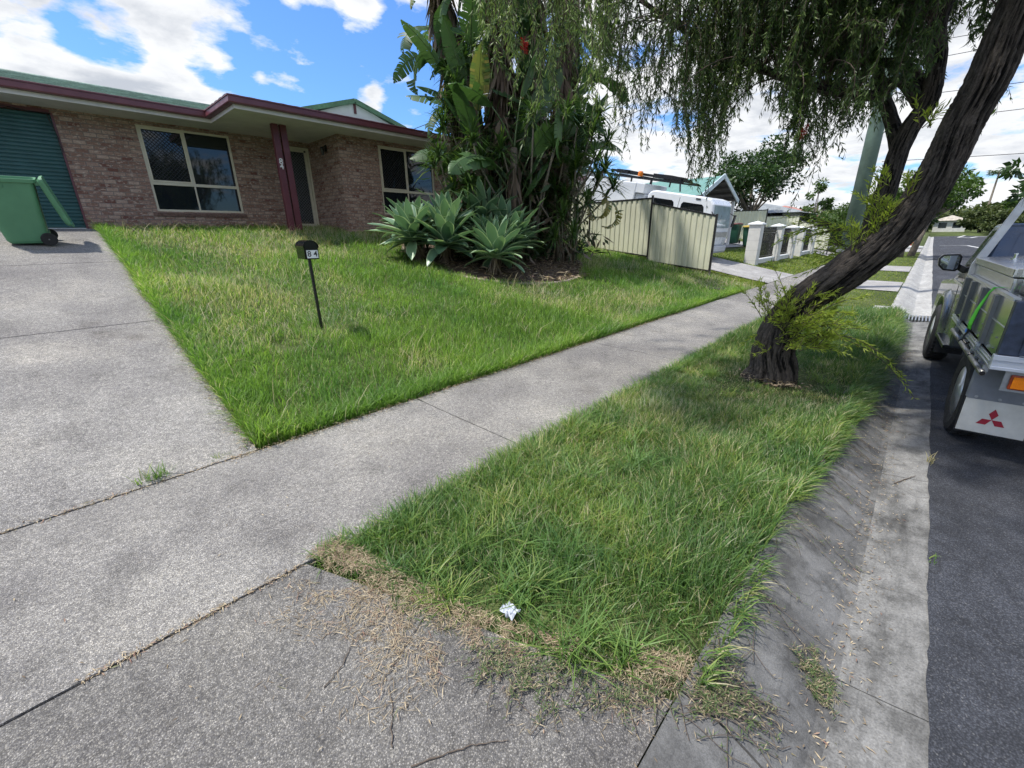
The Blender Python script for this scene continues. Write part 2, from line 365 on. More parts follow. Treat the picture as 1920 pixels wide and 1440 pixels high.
def brick_mat(name):
    m, nt, b = new_mat(name)
    g = nt.nodes.new('ShaderNodeNewGeometry')
    sp = nt.nodes.new('ShaderNodeSeparateXYZ'); nt.links.new(g.outputs['Position'], sp.inputs[0])
    sn = nt.nodes.new('ShaderNodeSeparateXYZ'); nt.links.new(g.outputs['True Normal'], sn.inputs[0])
    def M(op, a, c=None):
        n = nt.nodes.new('ShaderNodeMath'); n.operation = op
        for i, v in enumerate((a, c)):
            if v is None: continue
            if isinstance(v, (int, float)): n.inputs[i].default_value = v
            else: nt.links.new(v, n.inputs[i])
        return n.outputs[0]
    facex = M('GREATER_THAN', M('ABSOLUTE', sn.outputs[0]), 0.5)
    u = M('ADD', M('MULTIPLY', sp.outputs[0], M('SUBTRACT', 1.0, facex)), M('MULTIPLY', sp.outputs[1], facex))
    cv = nt.nodes.new('ShaderNodeCombineXYZ'); nt.links.new(u, cv.inputs[0]); nt.links.new(sp.outputs[2], cv.inputs[1])
    br = nt.nodes.new('ShaderNodeTexBrick'); nt.links.new(cv.outputs[0], br.inputs['Vector'])
    br.inputs['Scale'].default_value = 1.0; br.inputs['Brick Width'].default_value = 0.215; br.inputs['Row Height'].default_value = 0.086
    br.inputs['Mortar Size'].default_value = 0.0085; br.inputs['Mortar Smooth'].default_value = 0.15; br.offset = 0.5
    br.inputs['Color1'].default_value = (0, 0, 0, 1); br.inputs['Color2'].default_value = (1, 1, 1, 1); br.inputs['Mortar'].default_value = (0.5, .5, .5, 1); br.inputs['Bias'].default_value = 0.0
    base = ramp_node(nt, br.outputs['Color'], [(0.0, (.15, .065, .052)), (.16, (.205, .115, .09)), (.45, (.25, .16, .128)), (.75, (.295, .20, .162)), (1.0, (.38, .285, .235))])
    # pale sandy splash in the middle of many bricks
    pn = noise_node(nt, 12, 3, .6, vec=cv.outputs[0], stretch=(1, 1.9, 1))
    splash = ramp_node(nt, pn, [(0.52, 0.0), (0.63, 1.0)])
    base = mixc(nt, M('MULTIPLY', splash, .8), base, (.46, .38, .325))
    pn2 = noise_node(nt, 42, 4, .7, vec=cv.outputs[0])
    base = mixc(nt, .8, base, ramp_node(nt, pn2, [(.3, .6), (.5, 1.0), (.72, 1.3)]), 'MULTIPLY')
    dk = noise_node(nt, 13, 3, .6, vec=cv.outputs[0], stretch=(1, 2.5, 1))
    base = mixc(nt, ramp_node(nt, dk, [(.30, .75), (.40, 0.0)]), base, (.11, .035, .03))
    base = mixc(nt, 1.0, base, (1.10, 1.05, 1.02), 'MULTIPLY')
    col = mixc(nt, br.outputs['Fac'], base, (.20, .165, .145))
    nt.links.new(col, b.inputs['Base Color']); b.inputs['Roughness'].default_value = .85
    inv = M('SUBTRACT', 1.0, br.outputs['Fac']); bump(nt, b, mixc(nt, .25, inv, pn2), .7, .008)
    return m
def soil_mat(name, a, c, scale=3, grain=60):
    m, nt, b = new_mat(name)
    g = nt.nodes.new('ShaderNodeNewGeometry'); pos = g.outputs['Position']
    n = noise_node(nt, scale, 6, .65, vec=pos); n2 = noise_node(nt, grain, 4, .7, vec=pos)
    col = mixc(nt, 1.0, ramp_node(nt, n, [(.32, a), (.68, c)]), ramp_node(nt, n2, [(.3, .6), (.7, 1.35)]), 'MULTIPLY')
    nt.links.new(col, b.inputs['Base Color']); b.inputs['Roughness'].default_value = .95; b.inputs['Specular IOR Level'].default_value = .1
    bump(nt, b, n2, .6, .02)
    return m
def bark_mat(name, a, c, pale, stretch=(1, 1, 1), scale=9):
    m, nt, b = new_mat(name)
    at_ = nt.nodes.new('ShaderNodeAttribute'); at_.attribute_name = 'rnd'
    tc = nt.nodes.new('ShaderNodeTexCoord')
    n = noise_node(nt, scale, 6, .7, vec=tc.outputs['Object'], stretch=stretch)
    n2 = noise_node(nt, 3.5, 5, .65, vec=tc.outputs['Object']); n3 = noise_node(nt, 70, 4, .7, vec=tc.outputs['Object'])
    col = mixc(nt, ramp_node(nt, at_.outputs['Fac'], [(.25, 0.0), (.9, 1.0)]), a, c)
    col = mixc(nt, .8, col, ramp_node(nt, n3, [(.3, .6), (.7, 1.4)]), 'MULTIPLY')
    col = mixc(nt, .7, col, ramp_node(nt, n, [(.3, .6), (.7, 1.3)]), 'MULTIPLY')
    col = mixc(nt, ramp_node(nt, n2, [(.66, 0.0), (.72, .75)]), col, pale)
    nt.links.new(col, b.inputs['Base Color']); b.inputs['Roughness'].default_value = .9; b.inputs['Specular IOR Level'].default_value = .25
    bump(nt, b, mixc(nt, .5, n, n3), .8, .015)
    return m

M_brick = brick_mat('variegated brick')
M_aggr = aggregate_mat('aggregate concrete', 1.26)
M_apron = aggregate_mat('crossover concrete', .88, fine=1.05)
M_path = aggregate_mat('footpath concrete', 1.2, fine=1.1)
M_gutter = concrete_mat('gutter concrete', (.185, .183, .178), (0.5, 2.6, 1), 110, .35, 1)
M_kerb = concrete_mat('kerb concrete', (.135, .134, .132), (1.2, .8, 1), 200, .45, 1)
M_asphalt = asphalt_mat('asphalt')
M_plain_conc = concrete_mat('driveway concrete', (.33, .32, .31), (1, 1, 1), 60, .75)
M_soil = soil_mat('lawn soil', (.045, .05, .02), (.11, .10, .05))
M_mulch = soil_mat('garden mulch', (.05, .036, .026), (.13, .10, .075), 6, 45)
M_ground = soil_mat('ground', (.05, .075, .022), (.12, .14, .055), 0.9, 22)
M_joint = mat('joint gap', (.02, .02, .019), .95, var=.3)
M_cream = mat('cream painted aluminium', (.62, .57, .45), .4, var=.08)
M_glass = glass_mat('window glass')
M_glass_dark = glass_mat('dark glass', (.006, .008, .01), .05)
M_purple = mat('burgundy painted steel', (.125, .035, .045), .38, var=.18, scale=3)
M_purple_post = mat('burgundy post paint', (.12, .026, .036), .45, var=.15)
M_soffit = mat('cream soffit sheet', (.66, .63, .62), .7, var=.12, scale=2)
M_rooftile = None
M_black = mat('black powder coat', (.012, .012, .013), .28, var=.1)
M_rubber = mat('black rubber', (.016, .016, .017), .75, var=.3, scale=20, bmp=.2)
M_white = mat('white paint', (.78, .79, .80), .4, var=.05)
M_galv = mat('galvanised steel', (.42, .44, .46), .42, .85, var=.22, scale=14)
M_alu = mat('brushed aluminium', (.60, .62, .64), .30, .9, var=.12, scale=5, stretch=(1, 1, 6))

# ------------------------------------------------------------------ the lie of the land
_PY = np.array([-60, 0.30, 1.98, 3.4, 4.2, 12.0, 12.8, 14.3, 60, 900.]); _PZ = np.array([-.06, -.03, 0, .03, .17, 1.70, 1.79, 1.83, 2.1, 2.1])
def rise(x): x = np.asarray(x, float); return 0.014*np.clip(x-70, 0, 160)
def prof(y, x=0.0):
    return np.interp(y, _PY, _PZ) + rise(x)
def lawn_z(x, y):
    b = 0.05*(fbm(np.asarray(x)*.5, np.asarray(y)*.5, 2)-.5)*np.clip((np.asarray(y)-3.6)/2, 0, 1)
    return prof(y, x)+b
def sheet(name, xs, ys, zf, m, kind='structure', parent=None):
    X, Y = np.meshgrid(xs, ys, indexing='ij'); Z = zf(X, Y)
    v = np.stack([X, Y, Z], -1).reshape(-1, 3); nx, ny = X.shape
    i, j = np.meshgrid(np.arange(nx-1), np.arange(ny-1), indexing='ij'); a = (i*ny+j).ravel()
    q = np.stack([a, a+ny, a+ny+1, a+1], -1)
    o = np_mesh(name, v, q.ravel(), np.arange(len(q))*4, m, smooth=True, parent=parent)
    if kind: o['kind'] = kind
    return o
xs = np.unique(np.concatenate([np.arange(-30, 30, .5), np.arange(30, 130, 4), np.arange(130, 400, 15), [400, 600, 900], [-300, -120, -60]]))
def ground_z(x, y):
    z = lawn_z(x, y)-.03+.03*((y > .3) & (y < 1.97) & (x > np.interp(y, [.3, 1.98], [1.30, .66])))
    cut = (y > -9.35) & (y < .29) & (x < 130)
    return np.where(cut, -.42+rise(x), z)
ys = np.unique(np.concatenate([[-900, -400, -150, -60, -30, -15, -9.4, -9.34, .28, .32, 1.2, 1.98], np.arange(3.4, 16, .4), [16, 20, 26, 35, 50, 80, 150, 400, 900]]))
sheet('ground', xs, ys, ground_z, M_ground)

# road, gutter, kerb (all as sheets with their own heights)
xr = np.concatenate([np.arange(-20, 30, 1.0), np.arange(30, 112, 4.0)])
def road_z(x, y): return -.15 + .02*np.clip((-y-.4), 0, 4) - .02*np.clip(-y-4.4, 0, 5) + rise(x)
xe = np.concatenate([np.arange(-3, 16, .06), xr[xr > 16]]); xe = np.concatenate([xr[xr < -3], xe])
Xr, Yr = np.meshgrid(xe, np.array([-9.2, -6.5, -4.4, -2.2, -.55, -.4]), indexing='ij')
Yr = Yr+np.where(Yr > -.41, .030*fbm(Xr*1.7, Xr*0, 2)+.010*vnoise(Xr*14, Xr*0, 4), 0)
Zr = road_z(Xr, Yr)+np.where(Yr > -.5, .009, 0); i_, j_ = np.meshgrid(np.arange(len(xe)-1), np.arange(5), indexing='ij'); a_ = (i_*6+j_).ravel()
tag(np_mesh('road', np.stack([Xr, Yr, Zr], -1).reshape(-1, 3), np.stack([a_, a_+6, a_+7, a_+1], -1).ravel(), np.arange(len(a_))*4, M_asphalt, smooth=True), kind='structure')
sheet('cross_road', np.array([106., 109, 112, 115]), np.array([-70., -40, -20, -9.2]), lambda x, y: road_z(x, 0*y-4)+.004, M_asphalt)
def slab_strip(name, y0, y1, joints, zf, m, gap=.012, nseg=6, thick=.3):
    """concrete cast in bays with open joints"""
    mb = MB()
    for a, b in zip(joints[:-1], joints[1:]):
        n = max(1, int((b-a)/1.5)); yy = np.linspace(y0, y1, nseg+1) if np.isscalar(y0) else np.array(y0)
        xx = np.linspace(a+gap/2, b-gap/2, n+1)
        top = [[(x, y, float(zf(x, y))) for y in yy] for x in xx]
        vs = [p for r in top for p in r]; k = len(yy); fs = [(i*k+j, (i+1)*k+j, (i+1)*k+j+1, i*k+j+1) for i in range(n) for j in range(k-1)]
        mb.add(vs, fs)
        for row in (top[0], top[-1]):
            vs = row+[(x, y, z-thick) for x, y, z in row]; mb.add(vs, [(j, j+1, k+j+1, k+j) for j in range(k-1)])
        for c in (0, k-1):
            row = [r[c] for r in top]; vs = row+[(x, y, z-thick) for x, y, z in row]; mb.add(vs, [(j, j+1, len(row)+j+1, len(row)+j) for j in range(len(row)-1)])
    o = mb.build(name, m); o['kind'] = 'structure'; return o
_GY = [-.40, -.30, -.20, -.12, -.08, -.02, .06, .14, .20, .26, .32]
_GZ = [-.146, -.160, -.172, -.180, -.180, -.150, -.105, -.065, -.045, -.034, -.030]
_GZd = [-.146, -.160, -.172, -.176, -.168, -.150, -.125, -.100, -.080, -.060, -.042]
def gut_z(x, y):
    t = np.clip((x-0.4)/1.0, 0, 1)
    return np.interp(y, _GY, _GZd)*(1-t)+np.interp(y, _GY, _GZ)*t + rise(x)
jn = [-12, -8, -4, -1.2, 1.85, 4.05, 7.1, 10.1, 11.9]
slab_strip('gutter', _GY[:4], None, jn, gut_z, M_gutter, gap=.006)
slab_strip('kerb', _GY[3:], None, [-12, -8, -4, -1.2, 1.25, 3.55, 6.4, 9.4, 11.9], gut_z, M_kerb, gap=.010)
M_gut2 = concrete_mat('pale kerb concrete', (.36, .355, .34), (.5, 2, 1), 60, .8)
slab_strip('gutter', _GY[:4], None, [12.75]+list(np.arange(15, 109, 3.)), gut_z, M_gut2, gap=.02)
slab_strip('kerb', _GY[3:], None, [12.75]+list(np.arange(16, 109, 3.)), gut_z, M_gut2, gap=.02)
sheet('far_kerb', xr[xr < 108], np.array([-9.5, -9.36, -9.30, -9.2]), lambda x, y: np.interp(y, [-9.5, -9.36, -9.3, -9.2], [-.0, -.0, -.12, -.15])+rise(x), M_gut2)

# driveway bays and the crossover
def poly_slab(mb, pts, zf, t=.3, sub=10):
    """a quad bay a,b,c,d (a-b near edge, d-c far edge) meshed over the slope"""
    a, b, c, d = [np.array(p, float) for p in pts]; vs = []; n = sub
    for i in range(n+1):
        u = i/n; l = a+(d-a)*u; r = b+(c-b)*u
        for j in range(5):
            p = l+(r-l)*j/4; vs.append((p[0], p[1], float(zf(p[0], p[1]))))
    fs = [(i*5+j, i*5+j+1, (i+1)*5+j+1, (i+1)*5+j) for i in range(n) for j in range(4)]
    mb.add(vs, fs)
    rim = [j for j in range(5)]+[i*5+4 for i in range(1, n+1)]+[n*5+j for j in (3, 2, 1, 0)]+[i*5 for i in range(n-1, 0, -1)]
    top = [vs[k] for k in rim]; mb.add(top+[(x, y, z-t) for x, y, z in top], [(k, (k+1) % len(rim), (k+1) % len(rim)+len(rim), k+len(rim)) for k in range(len(rim))])
def slab_z(x, y): return float(prof(y, x))+.02
def apron_z(x, y): return float(np.interp(y, [.32, .6, 1.2, 1.98], [-.042, -.028, .0, .02]))
dw = MB(); g = .008
poly_slab(dw, [(-5.2, 3.44+g), (.79, 3.44+g), (.86, 6.66-g), (-5.2, 6.66-g)], slab_z)
poly_slab(dw, [(-5.2, 6.66+g), (.86, 6.66+g), (.94, 9.67-g), (-5.2, 9.67-g)], slab_z)
poly_slab(dw, [(-5.2, 9.67+g), (.94, 9.67+g), (1.01, 14.28), (-5.2, 14.28)], slab_z)
tag(dw.build('driveway', M_aggr), kind='structure')
ap = MB(); poly_slab(ap, [(-5.6, .327), (1.20, .327), (.55, 1.985-g), (-5.2, 1.985-g)], apron_z)
tag(ap.build('driveway_crossover', M_apron), kind='structure')
slab_strip('footpath', [1.985+g, 2.4, 2.9, 3.44-g], None, [-12, -5.2, 2.25, 5.4, 8.4, 11.4, 14.4, 17.4, 20.4, 23.4, 26.4, 30, 33, 36, 40, 44, 48, 52], slab_z, M_path)
# bare earth and mulch under the garden bed, with a low concrete edging
BED = (8.75, 8.75); BED_R = 2.6
def bed_r(a): return BED_R*(1+.06*np.sin(2*a+.5)+.04*np.sin(3*a+2))
mb = MB(); vs = []; fs = []; nr, na = 9, 64
for i in range(nr):
    for k in range(na):
        a = 2*PI*k/na; r = bed_r(a)*(i+.02)/(nr-1); x, y = BED[0]+r*math.cos(a), BED[1]+r*math.sin(a)
        h = .16*(1-(i/(nr-1))**2)+.05*float(vnoise(x*4, y*4, 3)); vs.append((x, y, float(lawn_z(x, y))+h-.02))
for i in range(nr-1):
    for k in range(na): fs.append((i*na+k, i*na+(k+1) % na, (i+1)*na+(k+1) % na, (i+1)*na+k))
mb.add(vs, fs); tag(mb.build('garden_bed', M_mulch, smooth=True), kind='structure')
M_edge = mat('old concrete edging', (.30, .25, .20), .9, var=.3, scale=10, bmp=.4)
mb = MB(); pts = []
for k in range(97):
    a = 2*PI*k/96; r = bed_r(a)+.03; x, y = BED[0]+r*math.cos(a), BED[1]+r*math.sin(a); pts.append((x, y, float(lawn_z(x, y))-.045))
mb.tube(pts, .05, 6, cap=False)
tag(mb.build('bed_edging', M_edge, smooth=True), 'low weathered concrete edging curving round the mulched garden bed', 'edging')

# drain grate and road markings
mb = MB(); mb.box(11.95, 12.70, -.42, .05, -.19, -.145, 0)
dr = thing('storm_drain', (12.32, -.2, -.17), 'steel barred storm drain grate set in the gutter beyond the weedy verge', 'drain grate')
M_dark = mat('dark drain pit', (.01, .01, .01), .9, var=0)
b = MB(); b.box(11.92, 12.73, -.40, .06, -.30, -.20); b.build('pit', M_dark, dr, world=True)
b = MB()
for k in range(8): b.box(11.975, 12.715, -.362+k*.053, -.340+k*.053, -.185, -.150)
b.box(11.95, 12.74, -.40, -.375, -.185, -.146); b.box(11.95, 12.74, .035, .06, -.185, -.146)
b.build('grate', M_galv, dr, world=True)
b = MB(); b.box(11.92, 12.75, .065, .55, -.10, -.015); b.box(11.92, 12.75, .55, .6, -.3, -.015); b.build('lintel', M_gut2, dr, world=True)
M_line = mat('road paint', (.62, .62, .60), .7, var=.2, scale=3)
def ribbon(name, pts, w, zoff=.006):
    P = [np.array(p, float) for p in pts]; vs = []; fs = []
    for i, p in enumerate(P):
        t = P[min(i+1, len(P)-1)]-P[max(i-1, 0)]; t /= np.hypot(*t); n = np.array([-t[1], t[0]])*w/2
        for q in (p+n, p-n): vs.append((q[0], q[1], float(road_z(q[0], q[1]))+zoff))
        if i: fs.append((2*i-2, 2*i, 2*i+1, 2*i-1))
    tag(MB().add(vs, fs).build(name, M_line), kind='structure')
ribbon('road_marking', [(70, -.9), (70.2, -2.6), (69, -3.1), (62, -3.5), (52, -4.0), (44, -4.3), (36, -4.6)], .22)
ribbon('road_marking', [(98, -4.4), (104, -5.4), (107, -7.2)], .35)
ribbon('road_marking', [(98, -4.4), (102, -3.2), (112, -4.3)], .3)

# ------------------------------------------------------------------ the brick house
FL = 1.83; SOF = 4.26
M_tile = None
def tile_mat(name, base):
    m, nt, b = new_mat(name)
    g = nt.nodes.new('ShaderNodeNewGeometry'); pos = g.outputs['Position']
    n = noise_node(nt, 2.2, 5, .65, vec=pos); n2 = noise_node(nt, 26, 4, .7, vec=pos)
    lo = tuple(c*.6 for c in base); hi = tuple(min(1, c*1.35) for c in base)
    col = ramp_node(nt, n, [(.3, lo), (.5, base), (.72, hi)])
    col = mixc(nt, .6, col, ramp_node(nt, n2, [(.3, .6), (.7, 1.45)]), 'MULTIPLY')
    nt.links.new(col, b.inputs['Base Color']); b.inputs['Roughness'].default_value = .62
    bump(nt, b, n2, .3, .01); return m
M_tile = tile_mat('green glazed roof tile', (.22, .30, .25))
M_green_trim = tile_mat('green painted barge', (.10, .20, .12))
house = thing('brick_house', (4, 14.3, FL), 'single storey variegated brick house with green tiled roof and burgundy gutters', 'house')
def H(mb, name, m, parent=None, **k): return mb.build(name, m, parent or house, world=True, **k)
# walls: one mesh, window and door openings left open
wl = MB()
def wall_y(y, t, x0, x1, z0, z1, holes, sgn=1):
    """wall across Y with rectangular openings; outer face at y, thickness t behind"""
    xs = sorted({x0, x1, *[h[0] for h in holes], *[h[1] for h in holes]})
    for a, b in zip(xs[:-1], xs[1:]):
        hs = sorted([h for h in holes if h[0] <= a+1e-6 and h[1] >= b-1e-6], key=lambda h: h[2]); z = z0
        for h in hs:
            if h[2] > z+1e-4: wl.box(a, b, y, y+t, z, h[2])
            z = h[3]
        if z < z1-1e-4: wl.box(a, b, y, y+t, z, z1)
Z0, Z1 = FL-.25, SOF+.02
WIN1 = (2.36, 4.30, 2.26, 4.17); DOOR = (5.50, 6.40, 1.88, 4.12); GAR = (-2.1, .96, FL-.02, 4.16)
wall_y(14.30, .24, -6.0, 6.43, Z0, Z1, [WIN1, DOOR, GAR])
WIN2 = (7.66, 9.66, 2.24, 4.14)
wall_y(12.50, .24, 6.43, 13.1, Z0, Z1, [WIN2])
wl.box(6.43, 6.67, 12.74, 14.30, Z0, Z1)
wl.box(12.86, 13.1, 12.74, 22, Z0, Z1); wl.box(-6.0, -5.76, 14.54, 22, Z0, Z1); wl.box(-5.76, 12.86, 22, 22.2, Z0, Z1)
wall = H(wl, 'wall', M_brick)
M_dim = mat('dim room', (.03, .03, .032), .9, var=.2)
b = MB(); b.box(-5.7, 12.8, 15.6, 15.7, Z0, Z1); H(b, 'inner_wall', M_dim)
# sloping brick sills
for w in (WIN1, WIN2):
    y = 14.3 if w is WIN1 else 12.5
    b = MB(); n = int((w[1]-w[0]+.2)/.084)
    for k in range(n):
        xa = w[0]-.1+k*.084
        b.add([(xa, y-.035, w[2]-.115), (xa+.074, y-.035, w[2]-.115), (xa+.074, y+.03, w[2]-.02), (xa, y+.03, w[2]-.02), (xa, y-.035, w[2]-.055), (xa+.074, y-.035, w[2]-.055), (xa+.074, y+.03, w[2]+.0), (xa, y+.03, w[2]+.0)],
              [(0, 1, 5, 4), (4, 5, 6, 7), (0, 4, 7, 3), (1, 2, 6, 5), (0, 3, 2, 1)])
    H(b, 'sill', mat('brown sill brick', (.17, .105, .085), .85, var=.4, scale=11, bmp=.3))
def lattice(mb, x0, x1, z0, z1, y, pitch, w):
    """diamond grille clipped to a rectangle"""
    for s in (1, -1):
        c = -(z1-z0)-(x1-x0)
        while c < (x1-x0)+(z1-z0):
            pts = []
            # line z - z0 = s*(x - x0 - c)
            for x in (x0, x1):
                z = z0+s*(x-x0-c)
                if z0 <= z <= z1: pts.append((x, z))
            for z in (z0, z1):
                x = x0+c+(z-z0)/s
                if x0 < x < x1: pts.append((x, z))
            if len(pts) >= 2:
                (xa, za), (xb, zb) = pts[0], pts[-1]
                if abs(xa-xb) > .02: mb.bar((xa, y-s*.001, za), (xb, y-s*.001, zb), w, .004, up=(0, 1, 0))
            c += pitch
M_mesh = mat('black security mesh', (.015, .016, .018), .5, .3, var=.1)
def window(w, y, xm, zm):
    x0, x1, z0, z1 = w; f = MB(); d0, d1 = y+.02, y+.09
    t = .05
    f.box(x0, x0+t, d0, d1, z0, z1); f.box(x1-t, x1, d0, d1, z0, z1)
    f.box(x0+t, x1-t, d0, d1, z0, z0+t); f.box(x0+t, x1-t, d0, d1, z1-t, z1)
    f.box(x0+t, x1-t, d0+.004, d1, zm-.035, zm+.035)
    f.box(xm-.03, xm+.03, d0+.008, d1, zm+.035, z1-t); f.box(xm-.018, xm+.018, d0+.012, d1, z0+t, zm-.035)
    fr = H(f, 'window', M_cream, bevel=.004)
    for a, b_, c, d in ((x0+t, xm-.03, zm+.035, z1-t), (xm+.03, x1-t, zm+.035, z1-t), (x0+t, xm-.018, z0+t, zm-.035), (xm+.018, x1-t, z0+t, zm-.035)):
        p = MB(); p.box(a, b_, d0+.035, d0+.041, c, d); H(p, 'pane', M_glass, fr)
    s = MB(); s.box(x0+t, x0+t+.035, d0-.012, d0, zm+.035, z1-t); s.box(xm-.03-.035, xm-.03, d0-.012, d0, zm+.035, z1-t)
    s.box(x0+t+.035, xm-.065, d0-.012, d0, zm+.035, zm+.07); s.box(x0+t+.035, xm-.065, d0-.012, d0, z1-t-.035, z1-t)
    H(s, 'screen_frame', M_cream, fr)
    l = MB(); lattice(l, x0+t+.035, xm-.065, zm+.07, z1-t-.035, d0+.012, .085, .012); H(l, 'security_screen', M_mesh, fr)
    q = MB(); q.box(x0+.02, x1-.02, d1+.003, d1+.008, z0+.02, z1-.02); H(q, 'curtain', mat('dim curtain', (.02, .024, .028), .9, var=.5, scale=4, stretch=(6, 1, .3)), fr)
window(WIN1, 14.30, 3.28, 2.91); window(WIN2, 12.50, 8.62, 2.92)
# front door with its security screen
f = MB(); x0, x1, z0, z1 = DOOR; y = 14.33
f.box(x0, x0+.06, y, y+.1, z0, z1); f.box(x1-.06, x1, y, y+.1, z0, z1); f.box(x0+.06, x1-.06, y, y+.1, z1-.06, z1)
H(f, 'door_frame', M_cream, bevel=.004)
dr_ = MB(); dr_.box(x0+.07, x1-.07, y+.02, y+.05, z0+.01, z0+.12); dr_.box(x0+.07, x0+.12, y+.02, y+.05, z0+.12, z1-.12); dr_.box(x1-.14, x1-.07, y+.02, y+.05, z0+.12, z1-.12); dr_.box(x0+.12, x1-.14, y+.02, y+.05, z1-.12, z1-.07)
door = H(dr_, 'door', M_cream)
l = MB(); lattice(l, x0+.12, x1-.14, z0+.12, z1-.12, y+.03, .085, .010); H(l, 'security_screen', mat('pale grey security mesh', (.18, .19, .2), .45, .5, var=.1), door)
l = MB(); l.box(x0+.1, x1-.1, y+.06, y+.09, z0+.02, z1-.09); H(l, 'door_leaf', mat('dark timber door', (.035, .033, .036), .6, var=.3), door)
l = MB(); l.box(x0+.085, x0+.11, y-.02, y+.02, 2.83, 2.95); l.bar((x0+.097, y-.03, 2.9), (x0+.2, y-.03, 2.9), .02, .02); H(l, 'handle', M_galv, door)
# roller door, ribbed
g_ = MB(); n = 30; x0, x1, z0, z1 = GAR
prof_pts = []
for k in range(n):
    za = z0+.06+k*(z1-z0-.06)/n; h = (z1-z0-.06)/n
    prof_pts += [(14.40, za), (14.385, za+.012), (14.385, za+h-.02), (14.40, za+h-.008)]
vs = []; fs = []
for i, (yy, zz) in enumerate(prof_pts):
    vs += [(x0, yy, zz), (x1, yy, zz)]
    if i: fs.append((2*i-2, 2*i-1, 2*i+1, 2*i))
g_.add(vs, fs); gd = H(g_, 'garage_door', mat('teal roller steel', (.018, .085, .088), .42, var=.15, scale=2.5))
b = MB(); b.box(x0, x1, 14.37, 14.41, z0, z0+.055); H(b, 'bottom_rail', M_alu, gd)
b = MB(); b.box(x1-.001, x1+.035, 14.285, 14.40, z0, z1); b.box(x0, x1-.002, 14.285, 14.36, z1-.001, z1+.06); H(b, 'garage_trim', M_purple)
# soffit with its step, lower fascia board, gutter
EY, EY2, EX = 13.37, 11.57, 3.72
s = MB(); s.box(-6.6, EX+.0, EY+.02, 14.7, SOF, SOF+.02); s.box(EX+.003, 13.7, EY2+.02, 14.7, SOF+.0, SOF+.02); H(s, 'soffit', M_soffit)
s = MB(); s.box(-6.6, EX-.02, EY, EY+.025, SOF-.02, SOF+.09); s.box(EX-.02, EX+.005, EY2, EY+.025, SOF-.018, SOF+.09); s.box(EX+.006, 13.7, EY2, EY2+.025, SOF-.02, SOF+.09); H(s, 'fascia_board', M_soffit)
def gutter_run(mb, pts):
    prof_ = [(0, 0), (.115, 0), (.125, .02), (.118, .12), (.132, .125), (.132, .15), (.12, .155), (.105, .14), (0, .13)]
    n = len(prof_); vs = []; fs = []
    for (p, o) in pts:   # p = point on the board's face at its foot, o = outward direction
        for u, v in prof_: vs.append((p[0]+o[0]*u, p[1]+o[1]*u, p[2]+v))
    for i in range(len(pts)-1):
        for k in range(n):
            fs.append((i*n+k, i*n+(k+1) % n, (i+1)*n+(k+1) % n, (i+1)*n+k))
    fs += [tuple(range(n)), tuple((len(pts)-1)*n+k for k in range(n))]
    mb.add(vs, fs)
gz = SOF+.06
gr = MB(); gutter_run(gr, [((-6.6, EY, gz), (0, -1)), ((EX-.02, EY, gz), (-1, -1)), ((EX-.02, EY2, gz), (-1, -1)), ((13.7, EY2, gz), (0, -1))])
H(gr, 'gutter', M_purple)
# tiled roof: main ridge along X, wing hip
def tile_plane(mb, a, b, c, d, rows, cols, lift=.022):
    """roof plane a-b (eave) to d-c (ridge), courses of tiles that overlap like real ones"""
    a, b, c, d = [np.array(p, float) for p in (a, b, c, d)]
    nrm = np.cross(b-a, d-a); nrm /= np.linalg.norm(nrm)
    if nrm[2] < 0: nrm = -nrm
    for r in range(rows):
        u0, u1 = r/rows, (r+1)/rows
        l0, r0 = a+(d-a)*u0, b+(c-b)*u0; l1, r1 = a+(d-a)*u1, b+(c-b)*u1
        n = max(2, int(cols*4*np.linalg.norm(r0-l0)/np.linalg.norm(b-a)+.5)); vs = []
        for i in range(n+1):
            w = lift*(.55*abs(math.sin(PI*i/4)))
            for base, h in ((l0+(r0-l0)*i/n, lift+w), (l1+(r1-l1)*i/n, w*1.0)): vs.append(base+nrm*h)
        fs = [(2*i, 2*i+2, 2*i+3, 2*i+1) for i in range(n)]
        mb.add(vs, fs)
        low = [l0+(r0-l0)*i/n-nrm*.004 for i in range(n+1)]; top = [vs[2*i] for i in range(n+1)]
        mb.add([x for p in zip(low, top) for x in p], [(2*i, 2*i+2, 2*i+3, 2*i+1) for i in range(n)])
RZ, RY = 5.655, 18.1; ez = SOF+.20
rf = MB()
tile_plane(rf, (-6.8, EY-.06, ez), (EX+4.2, EY-.06, ez), (EX+4.2, RY, RZ), (-6.8, RY, RZ), 15, 42)
tile_plane(rf, (13.8, 23, ez), (-6.8, 23, ez), (-6.8, RY, RZ), (9.5, RY, RZ), 10, 30)
# wing: hip roof running to a small gable
wz = 5.13; wy = 14.35
tile_plane(rf, (EX-.13, EY2-.06, ez), (13.85, EY2-.06, ez), (11.0, wy, wz), (EX+2.85, wy, wz), 9, 32)
tile_plane(rf, (EX-.13, EY+2.6, ez), (EX-.13, EY2-.06, ez), (EX+2.85, wy, wz), (EX+2.85, EY+2.6, wz), 9, 14)
tile_plane(rf, (13.85, EY2-.06, ez), (13.85, 23, ez), (9.5, RY, RZ), (11.0, wy, wz), 9, 40)
roof = H(rf, 'roof', M_tile, fix=False)
